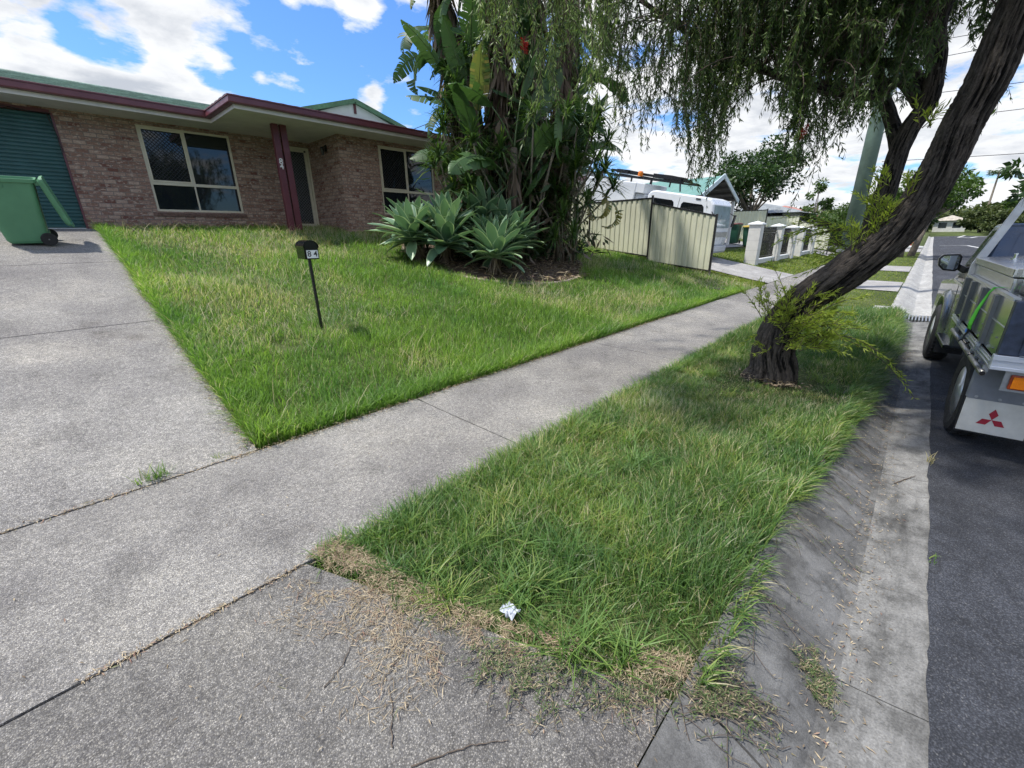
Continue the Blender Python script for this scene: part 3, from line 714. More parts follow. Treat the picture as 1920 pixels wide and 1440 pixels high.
# dutch gable over the wing: vent panel, barge boards, ridge
GY = 14.5
gb = MB(); gb.add([(6.75, GY, 5.15), (9.75, GY, 5.15), (8.19, GY, 5.66), (6.75, GY+.1, 5.15), (9.75, GY+.1, 5.15), (8.19, GY+.1, 5.66)], [(0, 1, 2), (5, 4, 3), (0, 3, 4, 1), (1, 4, 5, 2), (2, 5, 3, 0)])
gable = H(gb, 'gable', mat('white gable sheet', (.66, .68, .70), .6, var=.06))
b = MB(); b.box(8.15, 8.23, GY-.03, GY-.002, 5.35, 5.62); H(b, 'gable_batten', M_purple, gable)
for sx in (6.45, 10.05):
    b = MB(); b.bar((sx, GY-.05, 5.17), (8.19, GY-.05, 5.70), .10, .13); H(b, 'barge_board', M_green_trim, gable)
b = MB(); tile_plane(b, (6.4, GY-.1, 5.18), (6.4, 18, 5.2), (8.19, 18, 5.72), (8.19, GY-.1, 5.72), 5, 9); tile_plane(b, (10.1, 18, 5.2), (10.1, GY-.1, 5.18), (8.19, GY-.1, 5.72), (8.19, 18, 5.72), 5, 9)
H(b, 'gable_roof', M_tile, fix=False)
b = MB(); b.tube([(-6.8, RY, RZ), (9.5, RY, RZ)], .06, 8); H(b, 'ridge_cap', M_tile, smooth=True)
# porch posts with the street number
for k, x in enumerate((4.75, 4.945)):
    p = MB(); p.box(x, x+.15, 12.46, 12.575, FL-.2, SOF+.001); po = H(p, 'post', M_purple_post, bevel=.006)
    if k == 0:
        text('house_number', '8\n4', .19, mat('white enamel digits', (.8, .8, .79), .4, var=0), po, (4.825, 12.452, 3.36), (PI/2, 0, 0), .004, world=True, spacing=.6)
# coach lamp on the porch side wall
M_smoke = mat('smoked lamp glass', (.06, .055, .05), .15, var=0)
lm = MB(); lm.box(6.40, 6.428, 13.18, 13.26, 3.90, 4.08); lm.bar((6.40, 13.22, 4.04), (6.31, 13.22, 4.02), .018, .018)
lm.lathe([(.0, .10), (.05, .08), (.065, .05), (.06, .045)], 'z', (6.31, 13.22, 3.93), 8)
for a in range(6): lm.bar((6.31+.055*math.cos(a*PI/3), 13.22+.055*math.sin(a*PI/3), 3.98), (6.31+.035*math.cos(a*PI/3), 13.22+.035*math.sin(a*PI/3), 3.83), .008, .008)
lm.lathe([(.0, 0), (.04, 0), (.035, -.02), (.0, -.03)], 'z', (6.31, 13.22, 3.835), 8)
lamp = H(lm, 'wall_lamp', M_black)
b = MB(); b.lathe([(.0, .045), (.05, .045), (.032, -.09), (0, -.09)], 'z', (6.31, 13.22, 3.925), 6); H(b, 'lamp_glass', M_smoke, lamp)
# cable loop under the garage eave
b = MB(); b.tube([(-3+.25*k, 14.27, 4.21-.05*math.sin(k*.5)**2-.002*k) for k in range(16)]+[(.9, 14.27, 4.15), (.965, 14.27, 3.7), (.97, 14.275, 3.4)], .008, 5); H(b, 'cable', M_black)

# ------------------------------------------------------------------ letterbox
def gz_(x, y): return float(lawn_z(x, y))-.03
mx_, my_ = 2.33, 5.63; mz = gz_(mx_, my_)
mbx = thing('letterbox', (mx_, my_, mz), 'black arched letterbox numbered 84 on a thin post in the front lawn', 'letterbox', rot=(0, 0, rad(-8)))
HB = 1.555-mz-.21           # underside of the box above the ground
b = MB(); b.tube([(0.03, .09, -.1), (.005, .055, HB)], .02, 12); b.box(-.05, .06, -.03, .14, HB-.006, HB+.001); b.build('post', M_black, mbx, smooth=False)
w, h, d = .165, .135, .36
poly = [(-w/2, 0), (w/2, 0), (w/2, h)]+[(w/2*math.cos(a), h+w/2*math.sin(a)*.92) for a in np.linspace(0.001, PI-.001, 15)]+[(-w/2, h)]
b = MB(); b.prism(poly, 'y', -.11, -.11+d); M_box = mat('gloss black steel', (.004, .0045, .005), .14, var=0, spec=.3)
box_ = b.build('box', M_box, mbx); box_.location = (0, 0, HB)
b = MB(); lid = [(u*1.10, v) for u, v in [(w/2*math.cos(a), h+w/2*math.sin(a)*1.0+.004) for a in np.linspace(0, PI, 17)]]; inner = [(u*.985, v-.008) for u, v in reversed(lid)]
b.prism(lid+inner, 'y', -.125, .265); l_ = b.build('lid', M_box, mbx); l_.location = (0, 0, HB)
b = MB(); b.box(-w/2+.006, w/2-.006, -.118, -.111, h-.012, h+.004); b.box(-w/2+.012, w/2-.012, -.128, -.1115, h+.006, h+.012); f_ = b.build('slot_flap', M_box, mbx); f_.location = (0, 0, HB)
b = MB(); b.box(-.058, .072, -.1145, -.111, .012, .105); pl = b.build('number_plate', mat('white number sticker', (.80, .82, .84), .4, var=.03), mbx); pl.location = (0, 0, HB)
text('digits', '8 4', .092, mat('black sticker print', (.012, .012, .014), .5, var=0), pl, (.007, -.1160, .059), (PI/2, 0, 0), .0008)

# ------------------------------------------------------------------ wheelie bins
def wheelie_bin(name, label, loc, rotz, body_col, lid_col, lid_open, group=None, badge=False, rot=None):
    t = thing(name, loc, label, 'wheelie bin', group, rot or (0, 0, rotz))
    mb_ = mat('%s bin plastic' % name, body_col, .5, var=.12, scale=3, bmp=.08, bscale=200)
    def ring(z, wx, wy, r, cx=0):
        pts = []
        for qx, qy, a0 in ((1, 1, 0), (-1, 1, 90), (-1, -1, 180), (1, -1, 270)):
            for k in range(4):
                a = rad(a0+30*k); pts.append((cx+qx*(wx/2-r)+r*math.cos(a), qy*(wy/2-r)+r*math.sin(a), z))
        return pts
    # the bin's front looks along -x, its wheels and hinge along +x
    b = MB(); rings = [ring(.03, .46, .42, .05, .01), ring(.07, .50, .45, .06, .0), ring(.55, .60, .53, .06, -.035), ring(.96, .68, .575, .05, -.05), ring(.965, .74, .62, .05, -.05), ring(1.02, .745, .625, .05, -.05), ring(1.02, .70, .58, .05, -.05), ring(.9, .62, .52, .05, -.045)]
    n = len(rings[0]); vs = [p for r in rings for p in r]
    fs = [(i*n+k, i*n+(k+1) % n, (i+1)*n+(k+1) % n, (i+1)*n+k) for i in range(len(rings)-1) for k in range(n)]+[tuple(range(n)), tuple((len(rings)-1)*n+k for k in range(n))]
    b.add(vs, fs)
    for yy in (-.2, -.02, .16):     # ribs below the rim
        for q in (-1, 1): b.box(-.25+yy*1.1, -.235+yy*1.1, q*.285-.012, q*.285+.012, .88, .962)
    b.box(.20, .27, -.16, .16, .03, .20)
    body = b.build('body', mb_, t, bevel=.004)
    b = MB(); b.tube([(.36, -.25, .965), (.36, .25, .965)], .017, 10); b.box(.30, .365, -.26, -.235, .93, 1.0); b.box(.30, .365, .235, .26, .93, 1.0); b.build('handle', mb_, t)
    ml = mb_ if lid_col == body_col else mat('%s bin lid' % name, lid_col, .5, var=.12, scale=4)
    lidm = MB()
    lr = [ring(-.045, .76, .64, .05), ring(0, .755, .635, .05), ring(.03, .70, .58, .07), ring(.045, .5, .4, .1), ring(-.03, .72, .6, .05)]
    vs = [p for r in lr for p in r]
    fs = [(i*n+k, i*n+(k+1) % n, (i+1)*n+(k+1) % n, (i+1)*n+k) for i in range(3) for k in range(n)]+[tuple(3*n+k for k in range(n))]+[(k, 4*n+k, 4*n+(k+1) % n, (k+1) % n) for k in range(n)]+[tuple(4*n+k for k in range(n))]
    lidm.add(vs, fs); lidm.box(-.42, -.36, -.14, .14, -.05, -.025)
    l = lidm.build('lid', ml, t, bevel=.004)
    if lid_open:   # flung right over, hanging behind the bin
        a = rad(lid_open); l.rotation_euler = (0, a, 0)
        hx, hz = .345, 1.03; off = Vector((-.36, 0, .02)); off.rotate(Euler((0, a, 0))); l.location = (hx+off.x+.04, 0, hz+off.z)
    else: l.location = (-.045, 0, 1.065)
    for q in (-1, 1):
        wm = MB(); wm.lathe([(.0, -.025), (.07, -.025), (.08, -.028), (.10, -.025), (.103, 0), (.10, .025), (.08, .028), (.07, .018), (.03, .018), (.0, .022)], 'y', (.245, q*.275, .103), 22)
        wm.build('wheel', M_rubber, t)
    b = MB(); b.tube([(.245, -.3, .103), (.245, .3, .103)], .011, 8); b.build('axle', M_galv, t)
    if badge:
        b = MB(); b.lathe([(.0, 0), (.055, 0), (.055, -.003), (0, -.003)], 'x', (-.335, 0, .72), 16); b.box(-.335, -.330, -.07, .07, .60, .62)
        o = b.build('badge', M_white, t); o.rotation_euler = (0, rad(4.5), 0)
    return t
bx, by = .02, 10.86
wheelie_bin('wheelie_bin', 'mid green wheelie bin with its lid hanging open, on the driveway by the garage door', (bx-.02, by+.32, float(prof(by+.32))+.02), 0, (.085, .235, .125), (.085, .235, .125), 256, rot=(rad(8.5), 0, rad(-4)))

# ------------------------------------------------------------------ colour-steel fences
M_sheet = mat('cream fence sheet', (.60, .60, .46), .45, var=.10, scale=1.6)
M_post = mat('dark brown fence post', (.018, .017, .018), .4, var=.1)
def sheet_panel(mb, p0, p1, zb0, zb1, zt0, zt1, pitch=.19):
    """one ribbed steel infill between two posts"""
    p0 = np.array(p0, float); p1 = np.array(p1, float); L = np.linalg.norm(p1-p0); t = (p1-p0)/L; n = np.array([-t[1], t[0]])
    u = [0.0]; o = [0.0]; k = 0
    while True:
        a = k*pitch
        for du, do in ((.10, 0), (.118, .028), (.172, .028), (.19, 0)):
            if a+du < L: u.append(a+du); o.append(do)
        k += 1
        if a > L: break
    u.append(L); o.append(0.0); vs = []; fs = []
    for uu, oo in zip(u, o):
        q = p0+t*uu-n*(oo-.014); f = uu/L
        vs += [(q[0], q[1], zb0+(zb1-zb0)*f), (q[0], q[1], zt0+(zt1-zt0)*f)]
    for i in range(len(u)-1): fs.append((2*i, 2*i+2, 2*i+3, 2*i+1))
    mb.add(vs, fs)
def steel_fence(name, label, posts, group=None):
    """posts: (x, y, ground z, top of the post, top height of the panel that starts here, and of its far end)"""
    t = thing(name, (posts[0][0], posts[0][1], posts[0][2]), label, 'fence', group)
    for i, (x, y, zb, zt, *_r) in enumerate(posts):
        b = MB(); b.box(x-.03, x+.03, y-.03, y+.03, zb-.3, zt); b.build('post', M_post, t, world=True)
    for i in range(len(posts)-1):
        x0, y0, zb0, _, ta, tb, ba, bb = posts[i]; x1, y1 = posts[i+1][:2]
        d = np.array([x1-x0, y1-y0]); d /= np.linalg.norm(d); a = np.array([x0, y0])+d*.03; c = np.array([x1, y1])-d*.03
        b = MB(); sheet_panel(b, a, c, ba+.04, bb+.04, ta-.03, tb-.03); b.build('panel', M_sheet, t, world=True, fix=False)
        b = MB(); b.bar((a[0], a[1], ta-.025), (c[0], c[1], tb-.025), .05, .045); b.build('rail', M_post, t, world=True); b = MB(); b.bar((a[0], a[1], ba+.02), (c[0], c[1], bb+.02), .05, .045); b.build('rail', M_post, t, world=True)
    return t
FX = 14.5
steel_fence('steel_fence', 'cream ribbed steel fence with black posts stepping down beside the white truck',
    [(FX, 4.93, .25, 2.12, 2.10, 2.56, .42, .66), (FX, 7.07, .70, 2.78, 2.72, 2.70, .82, 1.1), (FX, 9.50, 1.2, 3.06, 3.04, 3.04, 1.25, 1.5), (FX, 11.9, 1.65, 3.3, 3.30, 3.30, 1.75, 1.8), (FX, 14.3, 1.8, 3.5)])
steel_fence('steel_fence', 'long cream steel boundary fence behind the two dark green bins and the pillars',
    [(33, 4.45, .3, 1.75, 1.70, 2.28, .45, .75), (33, 6.22, .6, 2.62, 2.56, 2.56, .95, 1.0), (33, 8.10, 1.0, 3.0, 2.94, 2.94, 1.05, 1.1), (33, 10.45, 1.1, 3.0, 2.94, 2.94, 1.1, 1.1), (33, 12.8, 1.1, 3.0)])
b = MB(); b.prism([(-.07, 0), (.07, 0), (.05, .05), (-.04, .06)], 'x', -.3, .3)
o = b.build('rubber_block', M_rubber, bevel=.01); o.location = (12.2, 3.95, float(lawn_z(12.2, 3.95))+.01); o.rotation_euler = (0, rad(3), rad(70))
tag(o, 'small black rubber block lying on the grass below the end fence post', 'block')

# ------------------------------------------------------------------ neighbour's truck
M_tw = mat('truck white paint', (.70, .73, .77), .28, var=.04, coat=.3)
tx, ty = 18.22, 6.2
tr = thing('truck', (tx, ty, float(prof(ty))-.06), 'white crew cab work truck with roof racks, parked nose down behind the cream fence', 'truck', rot=(0, math.atan(.19), -PI/2))
W2 = 1.0
def side_prism(mb, poly, y0, y1, m=0): mb.prism(poly, 'y', y0, y1, m)
b = MB()
cab = [(-.02, .62), (.0, .95), (-.04, 1.22), (-.20, 2.05), (-.34, 2.20), (-.6, 2.25), (-2.55, 2.25), (-2.75, 2.2), (-2.85, 2.05), (-2.85, .62), (-1.4, .62), (-1.3, .5), (-.3, .5)]
side_prism(b, cab, -W2, W2)
b.build('cab', M_tw, tr, bevel=.06)
for q in (-1, 1):
    for a, c in ((-1.42, -.42), (-2.62, -1.6)):
        b = MB(); y = q*(W2+.003)
        poly = [(a+.06, 1.28), (c-.02, 1.28), (c+.03, 1.36), (c-.12, 1.92), (c-.2, 1.98), (a+.08, 1.98), (a+.02, 1.90), (a+.0, 1.36)]
        side_prism(b, poly, y-.006, y+.006); wn = b.build('side_window', M_glass_dark, tr)
    b = MB(); b.box(-1.52, -1.505, q*W2-.004, q*W2+.004, .75, 2.12); b.build('door_seam', mat('seam shadow gap', (.10, .11, .12), .8, var=0), tr)
    b = MB(); b.box(-.9, -.72, q*W2-.02, q*W2+.05, 2.13, 2.17); b.build('side_marker', M_black, tr)
    b = MB(); b.box(-.05, .0, q*1.22-.09, q*1.22+.09, 1.3, 1.75); b.bar((-.2, q*.98, 1.8), (-.03, q*1.2, 1.7), .025, .025); b.build('mirror', M_black, tr)
b = MB(); b.add([(-.037, -.86, 1.27), (-.037, .86, 1.27), (-.195, .82, 2.0), (-.195, -.82, 2.0), (-.03, -.93, 1.27), (-.03, .93, 1.27)], [(0, 1, 2, 3)])
b = MB(); b.prism([(-.045, 1.27), (-.02, 1.27), (-.182, 2.02), (-.21, 2.02)], 'y', -.88, .88); b.build('windscreen', mat('windscreen with painted sky', (.30, .38, .42), .06, var=.3, scale=2, coat=.6), tr)  # pale glass colour stands in for the reflected sky
for y in (-.35, .35):
    b = MB(); b.bar((-.03, y, 1.26), (-.12, y+.28, 1.72), .015, .015); b.build('wiper', M_black, tr)
b = MB(); b.box(-.03, .015, -.8, .8, .93, 1.12); b.build('grille', M_galv, tr)
b = MB(); b.prism([(-.3, .33), (.06, .33), (.10, .42), (.08, .6), (-.3, .62)], 'y', -1.0, 1.0); bp = b.build('bumper', mat('grey bumper', (.45, .47, .5), .35, var=.1), tr, bevel=.03)
for q in (-1, 1):
    b = MB(); b.box(-.06, .022, q*.72-.18, q*.72+.18, .68, .9); b.build('headlight', mat('headlight lens', (.6, .62, .65), .08, var=.1), tr, bevel=.02)
for x in (-.85, -4.3):
    for q in (-1, 1):
        b = MB(); b.lathe([(0, -.12), (.2, -.12), (.34, -.12), (.38, -.08), (.38, .08), (.34, .12), (.22, .12), (.2, .05), (0, .05)], 'y', (x, q*.82, .38), 24); b.build('wheel', M_rubber, tr)
b = MB(); b.box(-5.9, -.6, -.42, .42, .5, .68); b.build('chassis', M_black, tr)
b = MB(); b.box(-5.9, -3.45, -W2, W2, .75, 2.42); b.box(-3.44, -3.05, -W2, W2, 2.05, 2.43); b.box(-3.44, -3.02, -W2+.1, W2-.1, .75, 2.04); b.build('service_body', M_tw, tr, bevel=.03)
b = MB()
for q in (-.85, .85):
    b.bar((-5.6, q, 2.62), (-1.6, q, 2.62), .06, .06)
    for x in (-5.4, -3.8, -2.9): b.bar((x, q, 2.42), (x, q, 2.62), .05, .05)
for x in (-5.4, -4.4, -3.4, -2.4, -1.7): b.bar((x, -.88, 2.66), (x, .88, 2.66), .05, .05)
rack = b.build('roof_rack', M_black, tr)
b = MB()
for q in (-.72, -.35): b.bar((-4.9, q, 2.78), (-1.5, q, 2.70), .04, .09)
for k in range(9): b.bar((-4.7+k*.38, -.72, 2.775-.008*k), (-4.7+k*.38, -.35, 2.775-.008*k), .03, .03)
b.box(-4.6, -4.05, -.8, .1, 2.7, 2.84); b.box(-3.2, -2.4, -.25, .5, 2.68, 2.84); b.box(-2.2, -1.75, -.8, -.2, 2.68, 2.8); b.bar((-1.75, -.85, 2.66), (-1.62, -.9, 2.3), .04, .04)
b.build('ladder', M_black, tr)
b = MB(); b.lathe([(.0, .19), (.08, .18), (.10, .13), (.10, 0), (.0, 0)], 'z', (-3.45, -.86, 2.66), 14); b.build('beacon', mat('amber beacon', (.75, .20, .02), .25, var=.15, scale=20), tr)

# ------------------------------------------------------------------ carport next door
M_cgreen = mat('pale green roof sheet', (.13, .27, .23), .45, var=.12, scale=2)
cp = thing('carport', (26, 8.1, 1.3), 'gabled green roofed carport on white posts behind the white truck', 'carport')
CX0, CX1, CXr = 26.0-4.9, 26.0, 25.0
# gable end faces the street side; ridge runs back along +Y
A = at(1376, 377, X=26.0); R_ = at(1355, 326, X=24.6); Bq = at(1310, 362, X=22.6)
ey_ = 8.08
def up_(z): return z
E1 = (26.1, ey_, 3.12); RG = (23.6, ey_, 4.10); E0 = (21.1, ey_, 3.12); dep = 6.5
b = MB()
for s_, (p, q) in enumerate(((E0, RG), (RG, E1))):
    n = 26; vs = []
    for i in range(n+1):
        y = p[1]-.15+dep*i/n; dz = .018*(i % 2)
        vs += [(p[0], y, p[2]+dz+.06), (q[0], y, q[2]+dz+.06)]
    b.add(vs, [(2*i, 2*i+2, 2*i+3, 2*i+1) for i in range(n)])
b.build('roof', M_cgreen, cp, world=True, fix=False)
M_under = mat('grey roof underside', (.10, .095, .09), .6, var=.2)
b = MB()
for p, q in ((E0, RG), (RG, E1)):
    b.add([(p[0], p[1]-.1, p[2]+.03), (q[0], q[1]-.1, q[2]+.03), (q[0], q[1]+dep-.15, q[2]+.03), (p[0], p[1]+dep-.15, p[2]+.03)], [(0, 1, 2, 3)])
for k in range(4):
    f = (k+.6)/4.3
    for p, q in ((E0, RG), (E1, RG)):
        x, z = p[0]+(q[0]-p[0])*f, p[2]+(q[2]-p[2])*f; b.bar((x, ey_-.1, z-.03), (x, ey_+dep-.2, z-.03), .06, .09)
b.build('ceiling_purlins', M_under, cp, world=True)
M_pb = mat('pale blue barge', (.5, .58, .62), .4, var=.05)
for p_, q_ in (((E0[0]-.1, ey_-.17, E0[2]), (RG[0], ey_-.17, RG[2]+.06)), ((RG[0], ey_-.17, RG[2]+.06), (E1[0]+.1, ey_-.17, E1[2]))):
    b = MB(); b.bar(p_, q_, .05, .2); b.build('barge_board', M_pb, cp, world=True)
for x in (26.0, 21.2):
    for y in (ey_, ey_+dep-.5):
        b = MB(); b.box(x-.06, x+.06, y-.06, y+.06, .9, 3.12); b.build('post', M_white, cp, world=True)
b = MB(); b.bar((E0[0]-.05, ey_-.2, E0[2]-.02), (E0[0]-.05, ey_+dep, E0[2]-.02), .12, .14); b.build('gutter', M_purple, cp, world=True)

# neighbour's house: hip eaves behind the truck
nh = thing('brick_house', (19.5, 13, 1.9), 'cream brick house behind the white truck with grey gable and maroon gutters', 'house')
b = MB(); b.box(15.8, 22.0, 13.2, 20, 1.4, 3.95); b.build('wall', mat('cream brick', (.50, .43, .33), .8, var=.2, scale=12), nh, world=True)
b = MB(); b.box(15.2, 22.6, 12.6, 13.4, 3.93, 3.97); b.build('soffit', M_soffit, nh, world=True)
b = MB(); b.box(15.1, 22.7, 12.48, 12.6, 3.95, 4.15); b.box(22.6, 22.72, 12.6, 20, 3.95, 4.15); b.build('gutter', M_purple, nh, world=True)
M_gtile = tile_mat('dark grey roof tile', (.085, .09, .085))
b = MB(); tile_plane(b, (15.1, 12.5, 4.13), (22.7, 12.5, 4.13), (20.6, 16.5, 5.55), (15.1, 16.5, 5.55), 10, 24); tile_plane(b, (22.7, 12.5, 4.13), (22.7, 20, 4.13), (20.6, 20, 5.55), (20.6, 16.5, 5.55), 8, 20); b.build('roof', M_gtile, nh, world=True, fix=False)
b = MB(); b.add([(16.5, 13.6, 4.5), (19.7, 13.6, 4.5), (18.1, 13.6, 5.75), (16.5, 14.0, 4.5), (19.7, 14.0, 4.5), (18.1, 14.0, 5.75)], [(0, 1, 2), (5, 4, 3), (0, 3, 4, 1), (1, 4, 5, 2), (2, 5, 3, 0)]); gb2 = b.build('gable', mat('pale blue gable', (.42, .48, .52), .5, var=.05), nh, world=True)
for p_, q_ in (((16.2, 13.55, 4.35), (18.1, 13.55, 5.88)), ((18.1, 13.55, 5.88), (20.0, 13.55, 4.35))):
    b = MB(); b.bar(p_, q_, .12, .2); b.build('barge_board', M_gtile, gb2, world=True)
b = MB(); b.box(17.0, 19.0, 13.16, 13.19, 2.4, 3.6); b.build('window', M_glass_dark, nh, world=True)

# ------------------------------------------------------------------ white pillar fence along the footpath
M_pillar = mat('off white painted block', (.60, .59, .56), .75, var=.14, scale=1.8, bmp=.3, bscale=60)
M_cap = mat('white pillar cap', (.74, .76, .77), .6, var=.08)
pf = thing('pillar_fence', (20, 5.2, .2), 'white rendered pillar fence with pyramid caps and dark railings along the next lawn', 'fence')
pill = [(20.0, 1.86), (23.5, 1.80), (26.4, 1.75), (28.4, 1.72), (31.6, 1.68), (36.2, 1.62), (41.0, 1.60)]
for i, (x, zt) in enumerate(pill):
    zb = .10; hw = .22; y = 5.2
    b = MB(); b.box(x-hw, x+hw, y-hw, y+hw, zb-.3, zt)
    p = b.build('pillar', M_pillar, pf, world=True, bevel=.01)
    b = MB(); 
    for k in range(1, 5): b.box(x-hw-.002, x+hw+.002, y-hw-.002, y+hw+.002, zb+.39*k, zb+.39*k+.007)
    b.build('mortar_joint', mat('joint shade', (.40, .40, .38), .9, var=0), p, world=True)
    b = MB(); o_ = hw+.05; b.add([(x-o_, y-o_, zt), (x+o_, y-o_, zt), (x+o_, y+o_, zt), (x-o_, y+o_, zt), (x-o_, y-o_, zt+.05), (x+o_, y-o_, zt+.05), (x+o_, y+o_, zt+.05), (x-o_, y+o_, zt+.05), (x, y, zt+.14)],
        [(0, 3, 2, 1), (0, 1, 5, 4), (1, 2, 6, 5), (2, 3, 7, 6), (3, 0, 4, 7), (4, 5, 8), (5, 6, 8), (6, 7, 8), (7, 4, 8)]); b.build('cap', M_cap, p, world=True)
for i in (0, 1, 3, 5):
    (xa, za), (xb, zb_) = pill[i], pill[i+1]
    b = MB(); b.box(xa+.22, xb-.22, 5.12, 5.30, -.1, .46); b.build('base_wall', M_pillar, pf, world=True); 
    b = MB(); b.box(xa+.22, xb-.22, 5.10, 5.32, .46, .50); b.build('coping', M_cap, pf, world=True)
    b = MB(); n = int((xb-xa-.5)/.11)
    for k in range(n):
        x = xa+.30+k*.11; b.bar((x, 5.2, .52), (x, 5.2, zb_-.05), .02, .02); b.lathe([(0, .07), (.016, 0), (0, -.01)], 'z', (x, 5.2, zb_-.05), 5)
    for z in (.6, zb_-.25, zb_-.14): b.bar((xa+.22, 5.2, z), (xb-.22, 5.2, z), .03, .035)
    b.build('railing', M_black, pf, world=True)
b = MB(); b.box(29.6, 29.64, 4.94, 4.97, .75, 1.2); b.build('letter_slot', M_black, pf, world=True)

# the two bins beside the fence
for k, (x, y, lc, lb) in enumerate(((27.1, 8.15, (.10, .018, .02), 'dark green wheelie bin with a red lid next to a white carport post'), (27.35, 7.40, (.42, .30, .03), 'dark green wheelie bin with a yellow lid nearest the first white pillar'))):
    wheelie_bin('wheelie_bin', lb, (x, y, float(prof(y))+.02), rad(0), (.02, .09, .055), lc, 0, 'dark green bins by the carport', badge=True)

# neighbour's drive, path and aprons: thin sheets over the slope
def ground_strip(name, a, c, m, off=.022, n=14, w=1):
    """quad strip between two polylines draped over the land"""
    vs = []; fs = []
    for i, (p, q) in enumerate(zip(a, c)):
        for k in range(w+1):
            u = k/w; x, y = p[0]+(q[0]-p[0])*u, p[1]+(q[1]-p[1])*u; vs.append((x, y, float(lawn_z(x, y))+off))
        if i:
            for k in range(w): fs.append(((i-1)*(w+1)+k, i*(w+1)+k, i*(w+1)+k+1, (i-1)*(w+1)+k+1))
    o = MB().add(vs, fs).build(name, m); o['kind'] = 'structure'; return o
yy = [3.45, 4, 4.6, 5.2, 6, 7, 7.55, 9, 10, 11, 12, 13]
ground_strip('neighbour_driveway', [(15.6, y) for y in yy], [(19.2, y) for y in yy], M_plain_conc, w=4)
ground_strip('neighbour_driveway', [(19.2, y) for y in yy[6:]], [(30, y) for y in yy[6:]], M_plain_conc, w=8, off=.018)
ground_strip('neighbour_apron', [(16.0, y) for y in (.34, 1.2, 1.97)], [(19.0, y) for y in (.34, 1.2, 1.97)], M_plain_conc, w=3)
ground_strip('neighbour_path', [(32.0, y) for y in (3.45, 4.3, 5.2, 6.4)], [(35.8, y) for y in (3.45, 4.3, 5.2, 6.4)], M_plain_conc, w=4)
ground_strip('neighbour_apron', [(24.0, y) for y in (.34, 1.2, 1.97)], [(27.4, y) for y in (.34, 1.2, 1.97)], M_plain_conc, w=3)
ground_strip('neighbour_apron', [(46.0, y) for y in (.34, 1.2, 1.97, 4)], [(58, y) for y in (.34, 1.2, 1.97, 4)], M_plain_conc, w=6)

# ------------------------------------------------------------------ pole and wires
M_polegreen = mat('green painted pole', (.12, .175, .14), .6, var=.3, scale=3)
PX, PYY = 16.0, float(at(1618, 344, X=16.0)[1])
pole = thing('power_pole', (PX, PYY, 0), 'green painted power pole rising behind the leaning tree', 'power pole')
b = MB(); b.tube([(PX, PYY, -.3), (PX, PYY, 5), (PX, PYY, 10.5)], [.20, .178, .15], 16); b.build('shaft', M_polegreen, pole, world=True, smooth=True)
b = MB(); b.tube([(PX, PYY, 1.02), (PX, PYY, 1.1)], .255, 16); b.build('band', M_galv, pole, world=True)
b = MB(); b.bar((PX-.05, PYY-1.7, 9.9), (PX-.05, PYY+.9, 9.9), .1, .12); b.build('crossarm', M_polegreen, pole, world=True)
def wire(p, q, sag, label, r=.012):
    p = np.array(p, float); q = np.array(q, float); pts = [p+(q-p)*t-np.array([0, 0, sag*4*t*(1-t)]) for t in np.linspace(0, 1, 16)]
    o = MB().tube(pts, r, 5).build('overhead_wire', M_black); tag(o, label, 'wire', 'overhead wires')
wire((PX, PYY-.3, 8.3), (16.2, 15.5, 5.6), .25, 'thin service wire dropping from the green pole to the grey roofed house, upper of two')
wire((PX, PYY-.3, 7.9), (17.5, 15.2, 5.2), .45, 'thin service wire dropping from the green pole to the grey roofed house, lower of two')
wire((PX-.05, PYY-.5, 9.3), (11.0, 16.0, 5.4), .3, 'service wire running from the green pole above the bird of paradise clump')
for k, (z, zf, lb) in enumerate(((13.6, 13.0, 'topmost of the wires crossing the sky above the road'), (12.5, 12.2, 'second wire from the top in the sky above the road'), (10.4, 10.0, 'third wire from the top in the sky above the road'), (8.7, 8.5, 'fourth wire from the top in the sky above the road'), (6.2, 6.1, 'lowest wire across the sky above the road'))):
    wire((46, 4, z+.35), (46-6*(k % 2), -40, zf), .4, lb, .02)

# ------------------------------------------------------------------ things down the street
M_red = mat('faded red plastic', (.45, .03, .025), .45, var=.15)
ch = thing('chair', (58, .95, 0), 'small red plastic chair left out on the far verge', 'chair', rot=(0, 0, rad(150)))
b = MB(); b.box(-.25, .25, -.25, .25, .38, .44); b.build('seat', M_red, ch, bevel=.01)
b = MB(); b.box(-.27, -.2, -.25, .25, .44, 1.05); b.build('backrest', M_red, ch, bevel=.01)
for sx in (-.22, .2):
    for sy in (-.22, .2):
        b = MB(); b.box(sx-.03, sx+.03, sy-.03, sy+.03, 0, .38); b.build('leg', M_red, ch)
b = MB(); b.box(-.9, .9, -.6, .6, 0, .2); o = b.build('mattress', mat('dirty white ticking', (.55, .56, .55), .8, var=.15), bevel=.05); o.location = (54, 1.1, 0.02); o.rotation_euler = (0, 0, .3); tag(o, 'flat off white mattress lying on the verge behind the street trees', 'mattress')
